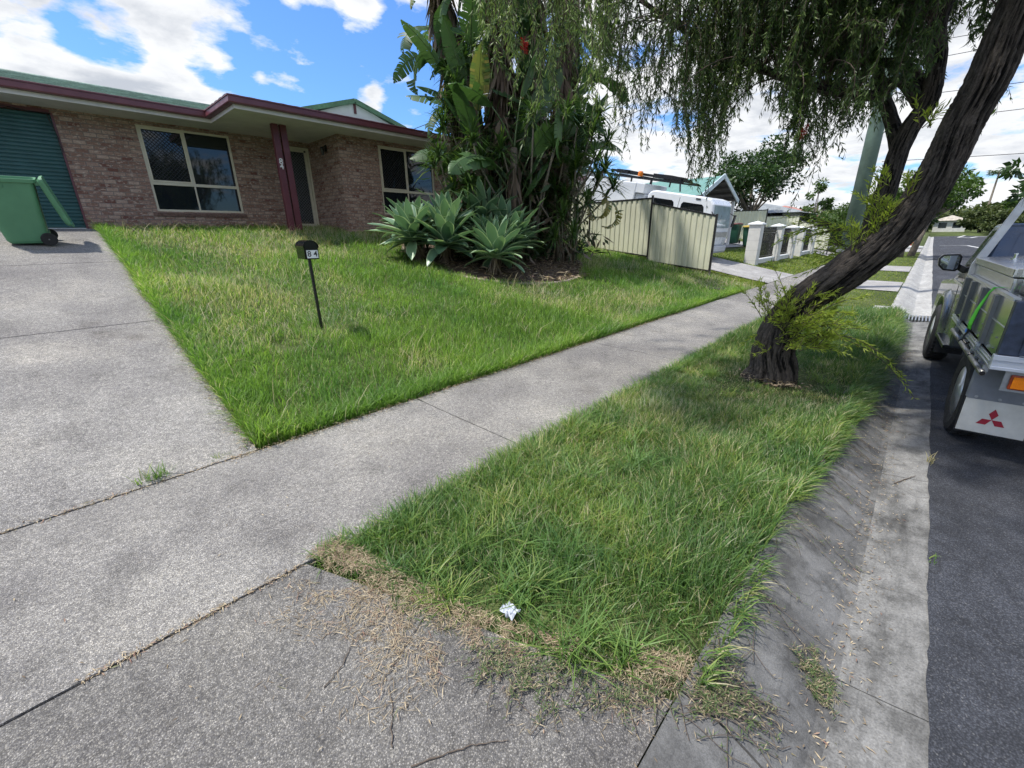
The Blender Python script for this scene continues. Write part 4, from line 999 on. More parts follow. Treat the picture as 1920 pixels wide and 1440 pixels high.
def small_car(label, loc, rotz, col):
    t = thing('parked_car', loc, label, 'car', 'cars far down the street', (0, 0, rotz))
    m = mat('car paint', col, .25, var=.05, coat=.5)
    b = MB(); b.prism([(-2.1, .3), (-2.15, .8), (-1.9, .95), (-1.0, 1.0), (-.4, 1.42), (.9, 1.45), (1.6, 1.0), (2.1, .9), (2.1, .3)], 'y', -.85, .85); b.build('body', m, t, bevel=.08)
    b = MB(); b.prism([(-.9, 1.02), (-.38, 1.36), (.85, 1.39), (1.45, 1.02)], 'y', -.86, .86); b.build('window', M_glass_dark, t)
    for x in (-1.35, 1.35):
        for q in (-1, 1):
            b = MB(); b.lathe([(0, -.1), (.3, -.1), (.32, 0), (.3, .1), (0, .1)], 'y', (x, q*.78, .32), 14); b.build('wheel', M_rubber, t)
    return t
small_car('white car facing us on the far right of the road', (84, -9.1, float(rise(84))-.1), rad(185), (.75, .76, .78))
small_car('dark car parked far off beside the trees on the right', (122, -16.5, float(rise(122))+.15), rad(100), (.03, .03, .035))
def far_house(label, x, y, zb, w, d, h, wallc, roofc, rh, name='suburban_house'):
    t = thing(name, (x, y, zb), label, 'house', 'houses down the street')
    b = MB(); b.box(x-w/2, x+w/2, y-d/2, y+d/2, zb-.4, zb+h); b.build('wall', mat('far house wall', wallc, .7, var=.15, scale=2), t, world=True)
    b = MB(); e = .5; b.add([(x-w/2-e, y-d/2-e, zb+h), (x+w/2+e, y-d/2-e, zb+h), (x+w/2+e, y+d/2+e, zb+h), (x-w/2-e, y+d/2+e, zb+h), (x-w/4, y, zb+h+rh), (x+w/4, y, zb+h+rh)], [(0, 1, 5, 4), (1, 2, 5), (2, 3, 4, 5), (3, 0, 4), (0, 3, 2, 1)]); 
    b.build('roof', tile_mat('far roof', roofc), t, world=True)
    for q in (-1, 1):
        b = MB(); b.box(x-w/2-.03, x-w/2-.003, y+q*d*.22-.7, y+q*d*.22+.7, zb+.9, zb+2.1); b.build('window', M_glass_dark, t, world=True)
    return t
far_house('red tiled house showing above the cream boundary fence', 58, 12.2, .7, 8, 6, 2.2, (.45, .42, .38), (.40, .17, .13), 1.3)
far_house('low grey roofed house just past the cream boundary fence', 42, 10.2, .9, 7, 5, 2.0, (.4, .4, .38), (.22, .24, .25), .8)
far_house('low white house far down the street left of the dense trees', 150, -2.6, 1.0, 6, 5.5, 2.5, (.62, .62, .60), (.40, .36, .30), 1.2)
far_house('small teal walled shed far off behind the verge trees', 146, 3.2, 1.0, 5, 3.4, 2.2, (.06, .22, .17), (.35, .4, .4), .9)
far_house('pale roofed house among the trees at the far right of the road', 150, -14, 1.6, 10, 10, 2.8, (.45, .40, .34), (.42, .28, .2), 1.8)

# ------------------------------------------------------------------ the tray-back ute parked at the kerb
def checker_mat():
    m, nt, b = new_mat('checker plate aluminium')
    tc = nt.nodes.new('ShaderNodeTexCoord')
    mp = nt.nodes.new('ShaderNodeMapping'); mp.inputs['Scale'].default_value = (17, 17, 17); mp.inputs['Rotation'].default_value = (0, 0, rad(45)); nt.links.new(tc.outputs['Object'], mp.inputs[0])
    w = nt.nodes.new('ShaderNodeTexChecker'); w.inputs['Scale'].default_value = 1.0; nt.links.new(mp.outputs[0], w.inputs[0])
    w1 = nt.nodes.new('ShaderNodeTexWave'); w1.bands_direction = 'X'; w1.inputs['Scale'].default_value = .55; nt.links.new(mp.outputs[0], w1.inputs[0])
    w2 = nt.nodes.new('ShaderNodeTexWave'); w2.bands_direction = 'Y'; w2.inputs['Scale'].default_value = .55; nt.links.new(mp.outputs[0], w2.inputs[0])
    h = mixc(nt, w.outputs['Fac'], ramp_node(nt, w1.outputs['Fac'], [(.6, 0), (.8, 1)]), ramp_node(nt, w2.outputs['Fac'], [(.6, 0), (.8, 1)]))
    b.inputs['Metallic'].default_value = .95; b.inputs['Roughness'].default_value = .26
    n = noise_node(nt, 5, 4, .6); nt.links.new(mixc(nt, .5, ramp_node(nt, n, [(.3, .45), (.7, .72)]), ramp_node(nt, h, [(0, .32), (1, .95)])), b.inputs['Base Color'])
    bump(nt, b, h, .9, .006); return m
M_check = checker_mat()
M_side = mat('polished tray side', (.50, .53, .50), .14, .95, var=.10, scale=3)
M_rib = mat('dark anodised rib', (.16, .17, .19), .35, .6, var=.2)
M_navy = mat('scuffed navy steel', (.045, .06, .10), .42, .3, var=.5, scale=12)
M_silver = mat('silver car paint', (.17, .185, .20), .22, .65, var=.06, coat=.6)
M_cabblue = mat('cab paint with painted sky blue', (.045, .065, .11), .25, .55, var=.06, coat=.5)  # shade and sky reflection on the silver cab painted in as blue
M_grey = mat('grey powder coat', (.20, .215, .24), .5, .2, var=.12, scale=9)
ute = thing('ute', (4.6, -.535, -.15), 'silver tray back ute with checker plate toolbox and white mudflap, parked at the kerb', 'ute', rot=(0, 0, rad(3.4)))
TW, TL = 1.82, 2.42
b = MB(); b.box(.0, TL, -TW, -.0, .80, .845); b.build('tray_floor', M_alu, ute)
# rails under the tray
b = MB(); b.box(.02, TL, -.015, .012, .775, .845); b.box(.03, TL-.02, .0121, .020, .79, .80); b.box(.03, TL-.02, .0121, .020, .82, .83); b.build('side_rail', M_alu, ute, bevel=.003)
b = MB(); b.box(-.03, .02, -TW, .012, .775, .80); b.box(-.026, .02, -TW, .012, .80, .845); b.box(-.034, .02, -TW, .014, .845, .885); rb = b.build('rear_beam', mat('pale extruded beam', (.60, .64, .72), .35, .5, var=.08), ute, bevel=.003)
# the drop side: flat sheet in three bays between paired ribs
b = MB(); b.box(.04, TL-.03, -.022, .0, .86, 1.275); ds = b.build('drop_side', M_side, ute)
for x in (.55, 1.15, 1.78, 2.24): 
    b = MB(); b.box(x-.045, x-.005, .0005, .028, .862, 1.25); b.box(x+.005, x+.045, .0005, .028, .862, 1.25); b.box(x-.006, x+.006, .0005, .012, .862, 1.25); b.build('rib', M_rib, ds)
b = MB()
for z in (1.07,): b.box(.05, TL-.04, .0003, .004, z, z+.007)
b.box(.04, TL-.03, -.03, .008, 1.262, 1.285); b.build('seam', M_alu, ds)
for x in (.55, 1.15, 1.78):
    b = MB(); b.tube([(x-.05, .03, .85), (x+.05, .03, .85)], .014, 8); b.box(x-.02, x+.02, .01, .036, .80, .87); b.build('hinge', M_galv, ds)
for x in (.16, .36, .8, 1.4): 
    for z in (.90, .98): b = MB(); b.tube([(x, .0, z), (x, .006, z)], .007, 6); b.build('rivet', M_rib, ds)
# rear corner post and tailgate
b = MB(); b.box(-.03, .035, -.11, .0, .887, 1.272); b.build('corner_post', M_navy, ute, bevel=.008)
b = MB(); b.box(-.022, .0, -TW+.1, -.112, .89, 1.25); b.build('tailgate', mat('pale tailgate sheet', (.50, .54, .62), .3, .6, var=.15), ute)
b = MB(); b.box(-.045, -.023, -.15, -.10, .90, 1.24); b.build('gate_latch', M_navy, ute)
# rope rail under the side: two round pipes with brackets
for x0, x1 in ((-.01, .56), (.62, 1.18), (1.26, 1.9)):
    b = MB(); b.tube([(x0, .035, .735), (x1, .035, .735)], .021, 14); b.build('rope_rail', mat('dull stainless pipe', (.34, .33, .31), .32, .9, var=.2), ute, smooth=True)
    for xx in (x0+.06, x1-.10):
        b = MB(); b.box(xx, xx+.04, .0, .032, .735, .78); b.build('bracket', M_galv, ute)
    b = MB(); b.lathe([(0, 0), (.016, 0), (.016, .002), (0, .002)], 'x', (x0-.0035, .035, .735), 12); b.build('pipe_bore', M_black, ute)
# lashing strap
M_strap = mat('fluorescent green webbing', (.10, .75, .03), .6, var=.1)
st = MB(); pth = [(.74, -.055, 1.295), (.74, .012, 1.292), (.76, .03, 1.25), (.84, .052, 1.10), (.93, .055, .95), (.965, .045, .90)]
wid = [.05, .06, .05, .10, .15, .11]; vs = []
for (x, y, z), w in zip(pth, wid): vs += [(x-w/2, y, z), (x+w/2, y+.004, z)]
st.add(vs, [(2*i, 2*i+1, 2*i+3, 2*i+2) for i in range(len(pth)-1)])
vs2 = [(x, y-.004, z) for x, y, z in vs]; st.add(vs2, [(2*i, 2*i+1, 2*i+3, 2*i+2) for i in range(len(pth)-1)])
st.tube([(.74, -.05, 1.30), (.66, -.09, 1.30), (.50, -.10, 1.31), (.40, -.10, 1.315)], .010, 6)
strap = tag(st.build('lashing_strap', M_strap), 'fluorescent green lashing strap with black hook hanging over the ute tray side', 'strap')
strap.location = ute.location; strap.rotation_euler = ute.rotation_euler
b = MB(); b.box(.94, .99, .03, .06, .875, .905); b.tube([(.965, .045, .875), (.975, .06, .84), (.965, .06, .80), (.94, .04, .775), (.93, .02, .79)], .008, 6); hk = b.build('hook', M_black, strap)
b = MB(); b.box(.945, .985, .061, .066, .872, .90); b.build('hook_tag', mat('blue tag', (.05, .22, .75), .5, var=0), strap)
b = MB(); b.box(.20, .42, -.16, -.07, 1.275, 1.30); b.box(.20, .42, -.16, -.145, 1.30, 1.345); b.box(.20, .42, -.085, -.07, 1.30, 1.345); b.box(.24, .40, -.14, -.09, 1.345, 1.365); b.tube([(.42, -.115, 1.32), (.30, -.115, 1.335)], .02, 8); b.build('ratchet', M_black, strap, bevel=.005)
# checker plate toolbox with a domed lid
b = MB(); b.box(.50, TL-.06, -TW+.04, -.035, .845, 1.385); tb = b.build('toolbox', M_check, ute, bevel=.006)
b = MB(); x0, x1, y0, y1 = .48, TL-.045, -TW+.02, -.018
b.add([(x0, y0, 1.395), (x1, y0, 1.395), (x1, y1, 1.395), (x0, y1, 1.395), (x0, y0, 1.455), (x1, y0, 1.455), (x1, y1, 1.455), (x0, y1, 1.455), (x0+.06, (y0+y1)/2, 1.545), (x1-.06, (y0+y1)/2, 1.545)],
    [(0, 3, 2, 1), (0, 1, 5, 4), (1, 2, 6, 5), (2, 3, 7, 6), (3, 0, 4, 7), (4, 5, 9, 8), (6, 7, 8, 9), (5, 6, 9), (7, 4, 8)]); b.build('lid', M_check, tb, bevel=.004)
M_chrome = mat('chrome', (.75, .76, .78), .1, 1.0, var=.05)
for x in (.75, 1.75):
    b = MB(); b.lathe([(0, 0), (.03, 0), (.03, .006), (.011, .008), (.011, .045), (.0, .045)], 'z', (x, -.20, 1.472), 12); b.tube([(x-.035, -.20, 1.522), (x+.035, -.20, 1.522)], .009, 8)
    b.build('lid_latch', M_chrome, tb)
# headboard hoop: raked posts and a flat beam
M_hoop = mat('pale painted steel', (.60, .62, .66), .4, .25, var=.16, scale=10)
hb = MB(); hx = TL-.02
def post_y(yb, yt): hb.add([(hx-.02, yb+.035, 1.10), (hx+.03, yb+.035, 1.10), (hx+.03, yb-.035, 1.10), (hx-.02, yb-.035, 1.10), (hx-.02, yb+.032, 1.38), (hx+.03, yb+.032, 1.38), (hx+.03, yb-.04, 1.38), (hx-.02, yb-.04, 1.38), (hx-.02, yt+.03, 2.03), (hx+.03, yt+.03, 2.03), (hx+.03, yt-.04, 2.03), (hx-.02, yt-.04, 2.03)],
    [(0, 1, 2, 3), (0, 4, 5, 1), (1, 5, 6, 2), (2, 6, 7, 3), (3, 7, 4, 0), (4, 8, 9, 5), (5, 9, 10, 6), (6, 10, 11, 7), (7, 11, 8, 4), (8, 11, 10, 9)])
post_y(-.03, -.235); post_y(-TW+.03, -TW+.235)
hb.box(hx-.025, hx+.035, -TW+.22, -.215, 1.955, 2.045)
hb.build('headboard', M_hoop, ute, bevel=.004)
# cab
b = MB(); cy0, cy1 = -TW+.05, -.05
low = [(2.50, .42), (2.50, 1.10), (3.95, 1.12), (4.3, 1.08), (5.15, 1.0), (5.25, .85), (5.25, .42), (4.35, .42), (4.32, .62), (4.2, .80), (4.0, .88), (3.78, .88), (3.58, .80), (3.46, .62), (3.43, .42)]
b.prism(low, 'y', cy0, cy1); b.build('body', M_silver, ute, bevel=.03)
gh = MB()
gh.add([(2.52, cy0, 1.105), (3.95, cy0, 1.105), (3.95, cy1, 1.105), (2.52, cy1, 1.105), (2.62, cy0+.13, 1.80), (3.30, cy0+.15, 1.80), (3.30, cy1-.15, 1.80), (2.62, cy1-.13, 1.80)],
    [(0, 3, 2, 1), (0, 1, 5, 4), (1, 2, 6, 5), (2, 3, 7, 6), (3, 0, 4, 7), (4, 5, 6, 7)])
gh.build('cab', M_cabblue, ute, bevel=.035)
gl = MB()
def lerp(a, b_, t): return tuple(np.array(a)+(np.array(b_)-np.array(a))*t)
A_, B_, C_, D_ = (2.52, cy1, 1.105), (3.95, cy1, 1.105), (3.30, cy1-.15, 1.80), (2.62, cy1-.13, 1.80)
def quad_on(a, b_, c, d, u0, u1, v0, v1, off, flip=1):
    P = [np.array(lerp(lerp(a, b_, u), lerp(d, c, u), v)) for u, v in ((u0, v0), (u1, v0), (u1, v1), (u0, v1))]
    n = np.cross(P[1]-P[0], P[3]-P[0]); n = n/np.linalg.norm(n)*flip; return [tuple(p+n*off) for p in P], [tuple(p-n*.01) for p in P]
o1, o2 = quad_on(A_, B_, C_, D_, .12, .80, .06, .90, .004, -1); gl.add(o1+o2, [(0, 1, 2, 3), (0, 4, 5, 1), (1, 5, 6, 2), (2, 6, 7, 3), (3, 7, 4, 0)]); gl.build('side_window', M_glass_dark, ute)
gl = MB(); o1, o2 = quad_on((2.52, cy0, 1.105), (2.52, cy1, 1.105), (2.62, cy1-.13, 1.80), (2.62, cy0+.13, 1.80), .10, .90, .12, .86, .005, 1); 
if o1[0][0] > 2.55: o1, o2 = quad_on((2.52, cy0, 1.105), (2.52, cy1, 1.105), (2.62, cy1-.13, 1.80), (2.62, cy0+.13, 1.80), .10, .90, .12, .86, .005, -1)
gl.add(o1+o2, [(0, 1, 2, 3), (0, 4, 5, 1), (1, 5, 6, 2), (2, 6, 7, 3), (3, 7, 4, 0)]); gl.build('rear_window', M_glass_dark, ute)
gl = MB(); o1, o2 = quad_on((3.95, cy1, 1.105), (3.95, cy0, 1.105), (3.30, cy0+.15, 1.80), (3.30, cy1-.15, 1.80), .06, .94, .05, .92, .004, 1); gl.add(o1+o2, [(0, 1, 2, 3), (0, 4, 5, 1), (1, 5, 6, 2), (2, 6, 7, 3), (3, 7, 4, 0)]); gl.build('windscreen', M_glass_dark, ute)
# flared front guard, wheels
fl = MB(); vs = []; n = 15; fs = []
for i in range(n):
    a = PI*(i/(n-1)); cx, cz = 3.88, .40; r = .47
    for rr, yy in ((r-.02, cy1-.02), (r, cy1+.055), (r+.045, cy1+.05), (r+.10, cy1+.0)): vs.append((cx+rr*math.cos(a), yy, cz+rr*math.sin(a)*1.02))
for i in range(n-1):
    for k in range(3): fs.append((i*4+k, (i+1)*4+k, (i+1)*4+k+1, i*4+k+1))
fl.add(vs, fs); fl.build('wheel_arch', M_silver, ute, smooth=True)
b = MB(); b.prism([(3.40, .18), (3.415, .18), (3.455, .60), (3.44, .60)], 'y', cy1-.25, cy1+.02); b.build('front_mudflap', M_rubber, ute)
b = MB(); b.box(3.25, 3.256, cy1-.001, cy1+.003, .5, 1.08); b.box(2.56, 2.566, cy1-.001, cy1+.003, .5, 1.08); b.box(2.5, 3.43, cy1-.001, cy1+.0035, .78, .79); b.build('door_seam', M_black, ute)
b = MB(); b.box(2.64, 2.82, cy1, cy1+.035, .93, .97); b.build('door_handle', M_black, ute, bevel=.008)
b = MB(); b.box(2.52, 3.40, cy1-.06, cy1+.05, .40, .45); b.build('side_step', M_black, ute, bevel=.01)
M_rim = mat('steel wheel silver', (.52, .54, .55), .35, .6, var=.15, scale=12)
for x in (.76, 3.88):
    for y, q in ((-.09, 1), (-TW+.09, -1)):
        b = MB(); R = .378
        b.lathe([(.22, -.11), (.30, -.12), (.355, -.11), (R, -.08), (R, .08), (.355, .11), (.30, .12), (.225, .105), (.215, .06)], 'y', (x, y, R), 40)
        w_ = b.build('wheel', M_rubber, ute, smooth=False)
        b = MB()
        for k in range(44):
            a = 2*PI*k/44; ca, sa = math.cos(a), math.sin(a)
            for yy in (-.06, .0, .06): b.bar((x+ca*(R+.002), y+yy-.022, R+sa*(R+.002)), (x+math.cos(a+.05)*(R+.002), y+yy+.022, R+math.sin(a+.05)*(R+.002)), .016, .012, up=(ca, 0, sa))
        b.build('tread', M_rubber, w_)
        b = MB(); yo = y+q*.10
        b.lathe([(.222, 0), (.21, -q*.012), (.195, -q*.045), (.165, -q*.05), (.12, -q*.02), (.075, -q*.015), (.06, q*.008), (0, q*.012)], 'y', (x, yo, R), 32); r_ = b.build('rim', M_rim, w_, smooth=True)
        b = MB()
        for k in range(8):
            a = k*PI/4; b.lathe([(0, 0), (.014, 0), (.014, q*.002), (0, q*.002)], 'y', (x+.145*math.cos(a), yo-q*.034, R+.145*math.sin(a)), 10)
        b.build('rim_hole', M_black, r_)
# rear mudguard plate, flap with the red emblem, amber lamp
b = MB(); gy0, gy1 = -.36, .018
poly = [(.30, .455), (.305, .44), (.315, .44), (.32, .775), (.30, .775)]
b.box(.285, .30, gy0, gy1, .455, .775); b.add([(.285, gy1, .455), (.285, gy1, .775), (.30, gy1+.012, .775), (.30, gy1+.012, .47)], [(0, 1, 2, 3)]); b.box(.30, .95, gy0, gy1, .765, .778)
mg = b.build('mudguard', M_grey, ute)
for y in (-.03, -.16, -.29): b = MB(); b.lathe([(0, -.004), (.011, -.003), (.011, 0), (0, 0)], 'x', (.284, y, .475), 10); b.build('rivet', M_galv, mg)
b = MB(); b.box(.288, .298, gy0, gy1+.004, .175, .47); fl_ = b.build('mudflap', mat('dirty white rubber', (.60, .585, .53), .65, var=.14, scale=7), mg, bevel=.004)
b = MB(); b.box(.2985, .306, gy0-.006, gy1+.012, .160, .47); b.build('flap_backing', M_rubber, mg, bevel=.004)
em = MB(); ey_c, ez_c, s_ = (gy0+gy1)/2+.012, .30, .092
def rhomb(ang):
    a = rad(ang); u = (math.cos(a), math.sin(a)); p = (-u[1], u[0]); pts = []
    for l, q in ((0, 0), (.5, .29), (1, 0), (.5, -.29)): pts.append((ey_c+s_*(u[0]*l+p[0]*q), ez_c+s_*(u[1]*l+p[1]*q)))
    em.prism(pts, 'x', .2860, .2879)
for a in (90, 210, 330): rhomb(a)
em.build('emblem', mat('red emblem', (.33, .012, .03), .5, var=.08), fl_)
b = MB(); b.box(.03, .045, -.30, -.085, .615, .775); lb = b.build('lamp_bracket', M_galv, ute)
b = MB(); b.box(.005, .03, -.27, -.115, .635, .745); lp = b.build('lamp_housing', mat('red brown lamp rim', (.30, .045, .012), .3, var=.1), lb, bevel=.008)
b = MB(); b.box(-.006, .006, -.255, -.128, .648, .733)
for k in range(14): b.box(-.0085, -.006, -.252+.009*k, -.248+.009*k, .65, .731)
b.build('indicator', mat('amber lens', (.80, .24, .01), .15, var=.12, scale=30), lp)
b = MB(); b.box(-.006, .006, -.385, -.275, .648, .733); b.build('tail_lamp', mat('red lens', (.4, .01, .01), .15, var=.1), lb)
# the same guard and lamp on the far side
copy_tree(mg, (0, -TW+.342, 0)); copy_tree(lb, (0, -TW+.47, 0))
# chassis, mirror
b = MB(); b.box(.1, 5.0, -1.35, -1.25, .50, .62); b.box(.1, 5.0, -.57, -.47, .50, .62); b.tube([(.72, -1.6, .378), (.72, -.2, .378)], .05, 10); b.box(.4, 2.4, -1.7, -.1, .70, .80); b.build('chassis', M_black, ute)
b = MB(); my0, my1, mz0, mz1, mxx = cy1+.03, cy1+.245, 1.235, 1.455, 3.42
pts = [(my0, mz0+.03), (my0+.03, mz0), (my1-.07, mz0+.01), (my1-.012, mz0+.07), (my1, mz1-.06), (my1-.03, mz1-.012), (my0+.03, mz1), (my0, mz1-.03)]
b.prism(pts, 'x', mxx, mxx+.09); b.bar((mxx+.07, my0+.03, 1.31), (mxx+.03, cy1-.05, 1.24), .06, .07); mi = b.build('mirror', M_black, ute, bevel=.012)
c0 = ((my0+my1)/2, (mz0+mz1)/2); b = MB(); b.prism([(c0[0]+(p-c0[0])*.82, c0[1]+(z-c0[1])*.80) for p, z in pts], 'x', mxx-.004, mxx-.001); b.build('mirror_glass', mat('mirror silver', (.75, .8, .85), .03, 1.0, var=0), mi)

# ------------------------------------------------------------------ foliage builders
def unit(v): return v/np.maximum(np.linalg.norm(v, axis=-1, keepdims=True), 1e-9)
def leaf_quads(c, d, n, L, Wd):
    """one lozenge leaf per row: base c, direction d, normal hint n"""
    s = unit(np.cross(d, n)); up = unit(np.cross(s, d))
    m = c+d*L[:, None]*.45+up*L[:, None]*.04
    v = np.stack([c, m+s*Wd[:, None]/2, c+d*L[:, None]-up*L[:, None]*.05, m-s*Wd[:, None]/2], 1).reshape(-1, 3)
    return v
def quads_obj(name, v, m, attr, parent=None, world=True):
    n = len(v)//4
    return np_mesh(name, v, np.arange(n*4), np.arange(n)*4, m, parent, attr, world)
def rand_dirs(n): return unit(rng.normal(size=(n, 3)))

def blades(name, xy, zf, h, w, m, lean=.5, lab=None, cat=None, kind='stuff', attr=None, az=None, segs=2):
    """grass blades: each a curved tapering strip rooted at xy"""
    n = len(xy); z = zf(xy[:, 0], xy[:, 1]); base = np.column_stack([xy, z-.03])
    a = rng.uniform(0, 2*PI, n) if az is None else az
    ln = np.clip(rng.normal(lean, .28, n), .03, 1.5)
    d = np.column_stack([np.cos(a), np.sin(a)]); s = np.column_stack([-np.sin(a), np.cos(a), np.zeros(n)])
    tw = rng.uniform(-.9, .9, n); s = s*np.cos(tw)[:, None]+np.column_stack([d*np.sin(tw)[:, None], np.zeros(n)])
    levels = [(0, 1.0), (.40, .92), (.75, .62)] if segs == 2 else [(0, 1.0), (.55, .8)]
    rows = []
    def pos(t):
        hor = ln*h*(t**1.8)*.85; ver = h*(t-.33*ln*t*t*.9)
        return base+np.column_stack([d*hor[:, None], ver])
    for t, f in levels:
        p = pos(t); o = s*(w*f/2)[:, None]; rows += [p-o, p+o]
    rows.append(pos(1.0)); k = len(rows)
    v = np.stack(rows, 1).reshape(-1, 3); b0 = (np.arange(n)*k)[:, None]
    if segs == 2: lp = np.concatenate([b0+np.array([0, 1, 3, 2]), b0+np.array([2, 3, 5, 4]), b0+np.array([4, 5, 6])], 1); st = np.array([0, 4, 8]); per = 11
    else: lp = np.concatenate([b0+np.array([0, 1, 3, 2]), b0+np.array([2, 3, 4])], 1); st = np.array([0, 4]); per = 7
    starts = ((np.arange(n)*per)[:, None]+st).ravel()
    at_ = rng.random(n) if attr is None else attr
    o = np_mesh(name, v, lp.ravel(), starts, m, None, np.repeat(at_, len(st)))
    return tag(o, lab, cat, kind=kind)

GR = [(0.0, (0.096, 0.175, 0.039)), (.3, (0.174, 0.294, 0.054)), (.55, (0.253, 0.394, 0.072)), (.80, (0.361, 0.500, 0.112)), (.86, (0.576, 0.500, 0.300)), (1.0, (0.742, 0.637, 0.480))]
GRV = [(0.0, (0.071, 0.137, 0.040)), (.35, (0.126, 0.221, 0.061)), (.65, (0.197, 0.319, 0.083)), (.90, (0.360, 0.421, 0.100)), (.94, (0.500, 0.431, 0.240)), (1.0, (0.620, 0.549, 0.360))]
M_grass = leaf_mat('lawn grass', GR, .5, .5, (0.8, (.52, .68, .72)))
M_gverge = leaf_mat('verge grass', GRV, .46, .48, (1.5, (.62, .76, .86)))
M_gfar = leaf_mat('mown grass', [(0, (.11, .18, .03)), (.6, (.18, .27, .045)), (1, (.30, .32, .09))], .4, .6, (.4, (1.25, 1.1, .9)))
M_straw = leaf_mat('dry stalks', [(0, (.27, .24, .11)), (1, (.48, .42, .26))], .3, .6)

# ---- the front lawn
def lawn_mask(x, y):
    left = np.interp(y, [3.44, 6.66, 9.67, 14.3], [.80, .88, .96, 1.05])-.03+.10*(vnoise(y*3, y*0, 5)-.5)
    edge = 3.47+.10*(vnoise(x*2.2, x*0, 6)-.5)
    ok = (x > left) & (y > edge) & (x < 14.45) & (y < 14.27) & ((x < 6.4) | (y < 12.46))
    a = np.arctan2(y-BED[1], x-BED[0]); ok &= np.hypot(x-BED[0], y-BED[1]) > bed_r(a)+.02
    ok &= ~((np.hypot(x-mx_, (y-my_)*1.2) < .16) & (vnoise(x*9, y*9, 1) > .25))
    ok &= ~((np.hypot(x-1.78, y-5.35) < .20) & (vnoise(x*8, y*8, 2) > .4))
    return ok
def scatter(n, x0, x1, y0, y1, mask, dens=None):
    p = np.column_stack([rng.uniform(x0, x1, n), rng.uniform(y0, y1, n)]); k = mask(p[:, 0], p[:, 1])
    if dens is not None: k &= rng.random(n) < dens(p[:, 0], p[:, 1])
    return p[k]
def lawn_h(p): 
    t = fbm(p[:, 0]*.9, p[:, 1]*.9, 11); f = fbm(p[:, 0]*3.1, p[:, 1]*3.1, 13)
    return (.07+.16*np.clip((t-.3)*1.8, 0, 1))*(.6+.8*f)*rng.uniform(.55, 1.25, len(p))
def lawn_rnd(p):
    dry = fbm(p[:, 0]*.7+4, p[:, 1]*.7, 17)
    r = np.clip(rng.normal(.44, .22, len(p))+.5*(fbm(p[:, 0]*.6, p[:, 1]*.6, 23)-.5), 0, .8)
    s = rng.random(len(p)) < np.clip((dry-.40)*1.4, .03, .42)
    r[s] = rng.uniform(.84, 1, s.sum()); return r
p = scatter(430000, .7, 14.4, 3.4, 14.3, lawn_mask, lambda x, y: np.clip(1.15-.085*np.hypot(x, y), .22, 1))
dist = np.hypot(p[:, 0], p[:, 1])
blades('lawn_grass', p, lawn_z, lawn_h(p), (.0042+.0006*dist)*rng.uniform(.7, 1.2, len(p)), M_grass, .55, 'shaggy unmown green grass of the front lawn with dry patches', 'grass', attr=lawn_rnd(p))
p = scatter(7500, .7, 14.4, 3.5, 14.3, lawn_mask, lambda x, y: np.clip((fbm(x*.7+4, y*.7, 17)-.33)*3.2, 0.06, 1))
blades('lawn_stalks', p, lawn_z, rng.uniform(.18, .46, len(p)), rng.uniform(.003, .005, len(p))+.0003*np.hypot(p[:, 0], p[:, 1]), M_straw, 1.0, 'long pale arching seed stalks standing above the front lawn', 'grass stalks')
# longer tuft fringe along the drive and the footpath
p1 = np.column_stack([np.interp(q := rng.uniform(3.5, 13, 11000), [3.44, 6.66, 9.67, 14.3], [.80, .88, .96, 1.05])+rng.exponential(.09, 11000), q])
p2 = np.column_stack([rng.uniform(.85, 13, 15000), 3.47+rng.exponential(.10, 15000)])
p = np.concatenate([p1, p2]); p = p[lawn_mask(p[:, 0], p[:, 1])]
blades('lawn_fringe', p, lawn_z, rng.uniform(.10, .26, len(p)), rng.uniform(.004, .007, len(p))+.0004*np.hypot(p[:, 0], p[:, 1]), M_grass, .7, 'taller grass fringe overhanging the edges of the lawn', 'grass', attr=np.clip(rng.normal(.5, .2, len(p)), 0, .95))

# ---- the verge in front of the footpath
def verge_left(y): return np.interp(y, [.0, .37, .7, 1.0, 1.5, 1.98], [1.45, 1.25, 1.02, .86, .72, .62])
def verge_mask(x, y):
    top = 1.99-.04*vnoise(x*3, x*0, 8); low = .285+.08*(vnoise(x*2.5, x*0, 9)-.5)-.20*np.clip((x-3.2)/4, 0, 1)
    return (x > verge_left(y)+.12*(vnoise(x*5, y*5, 4)-.4)) & (y < top) & (y > low) & (x < 11.85)
def verge_z(x, y): return np.where(y > .3, lawn_z(x, y), gut_z(x, y)+.03)
def verge_h(p):
    t = fbm(p[:, 0]*1.1+7, p[:, 1]*1.4, 31); base = .09+.20*np.clip((t-.3)*2.0, 0, 1)
    e = np.clip((p[:, 0]-verge_left(p[:, 1]))/.6, .45, 1); near = np.exp(-((p[:, 0]-5.3)**2+(p[:, 1]-.9)**2)/1.2)
    far = 1+.5*np.clip((p[:, 0]-6.2)/2.0, 0, 1)*np.clip((1.0-p[:, 1])/.6, 0, 1)
    return .78*base*e*far*(1-.55*near)*rng.uniform(.5, 1.3, len(p))
p = scatter(210000, .6, 11.9, .05, 1.98, verge_mask, lambda x, y: np.clip(1.35-.10*np.hypot(x, y), .35, 1)*(1-.55*np.exp(-((x-5.3)**2+(y-.9)**2)/.8)))
dist = np.hypot(p[:, 0], p[:, 1])
def verge_rnd(p):
    r = np.clip(rng.normal(.46, .22, len(p))+.7*(fbm(p[:, 0]*1.0, p[:, 1]*1.0, 41)-.5), 0, .9)
    dry = np.clip(.13+.45*np.exp(-((p[:, 0]-5.3)**2+(p[:, 1]-.9)**2)/.9)+.35*np.exp(-((p[:, 0]-3.6)**2+(p[:, 1]-1.55)**2)/.5), 0, .55)
    s = rng.random(len(p)) < dry; r[s] = rng.uniform(.93, 1, s.sum()); return r
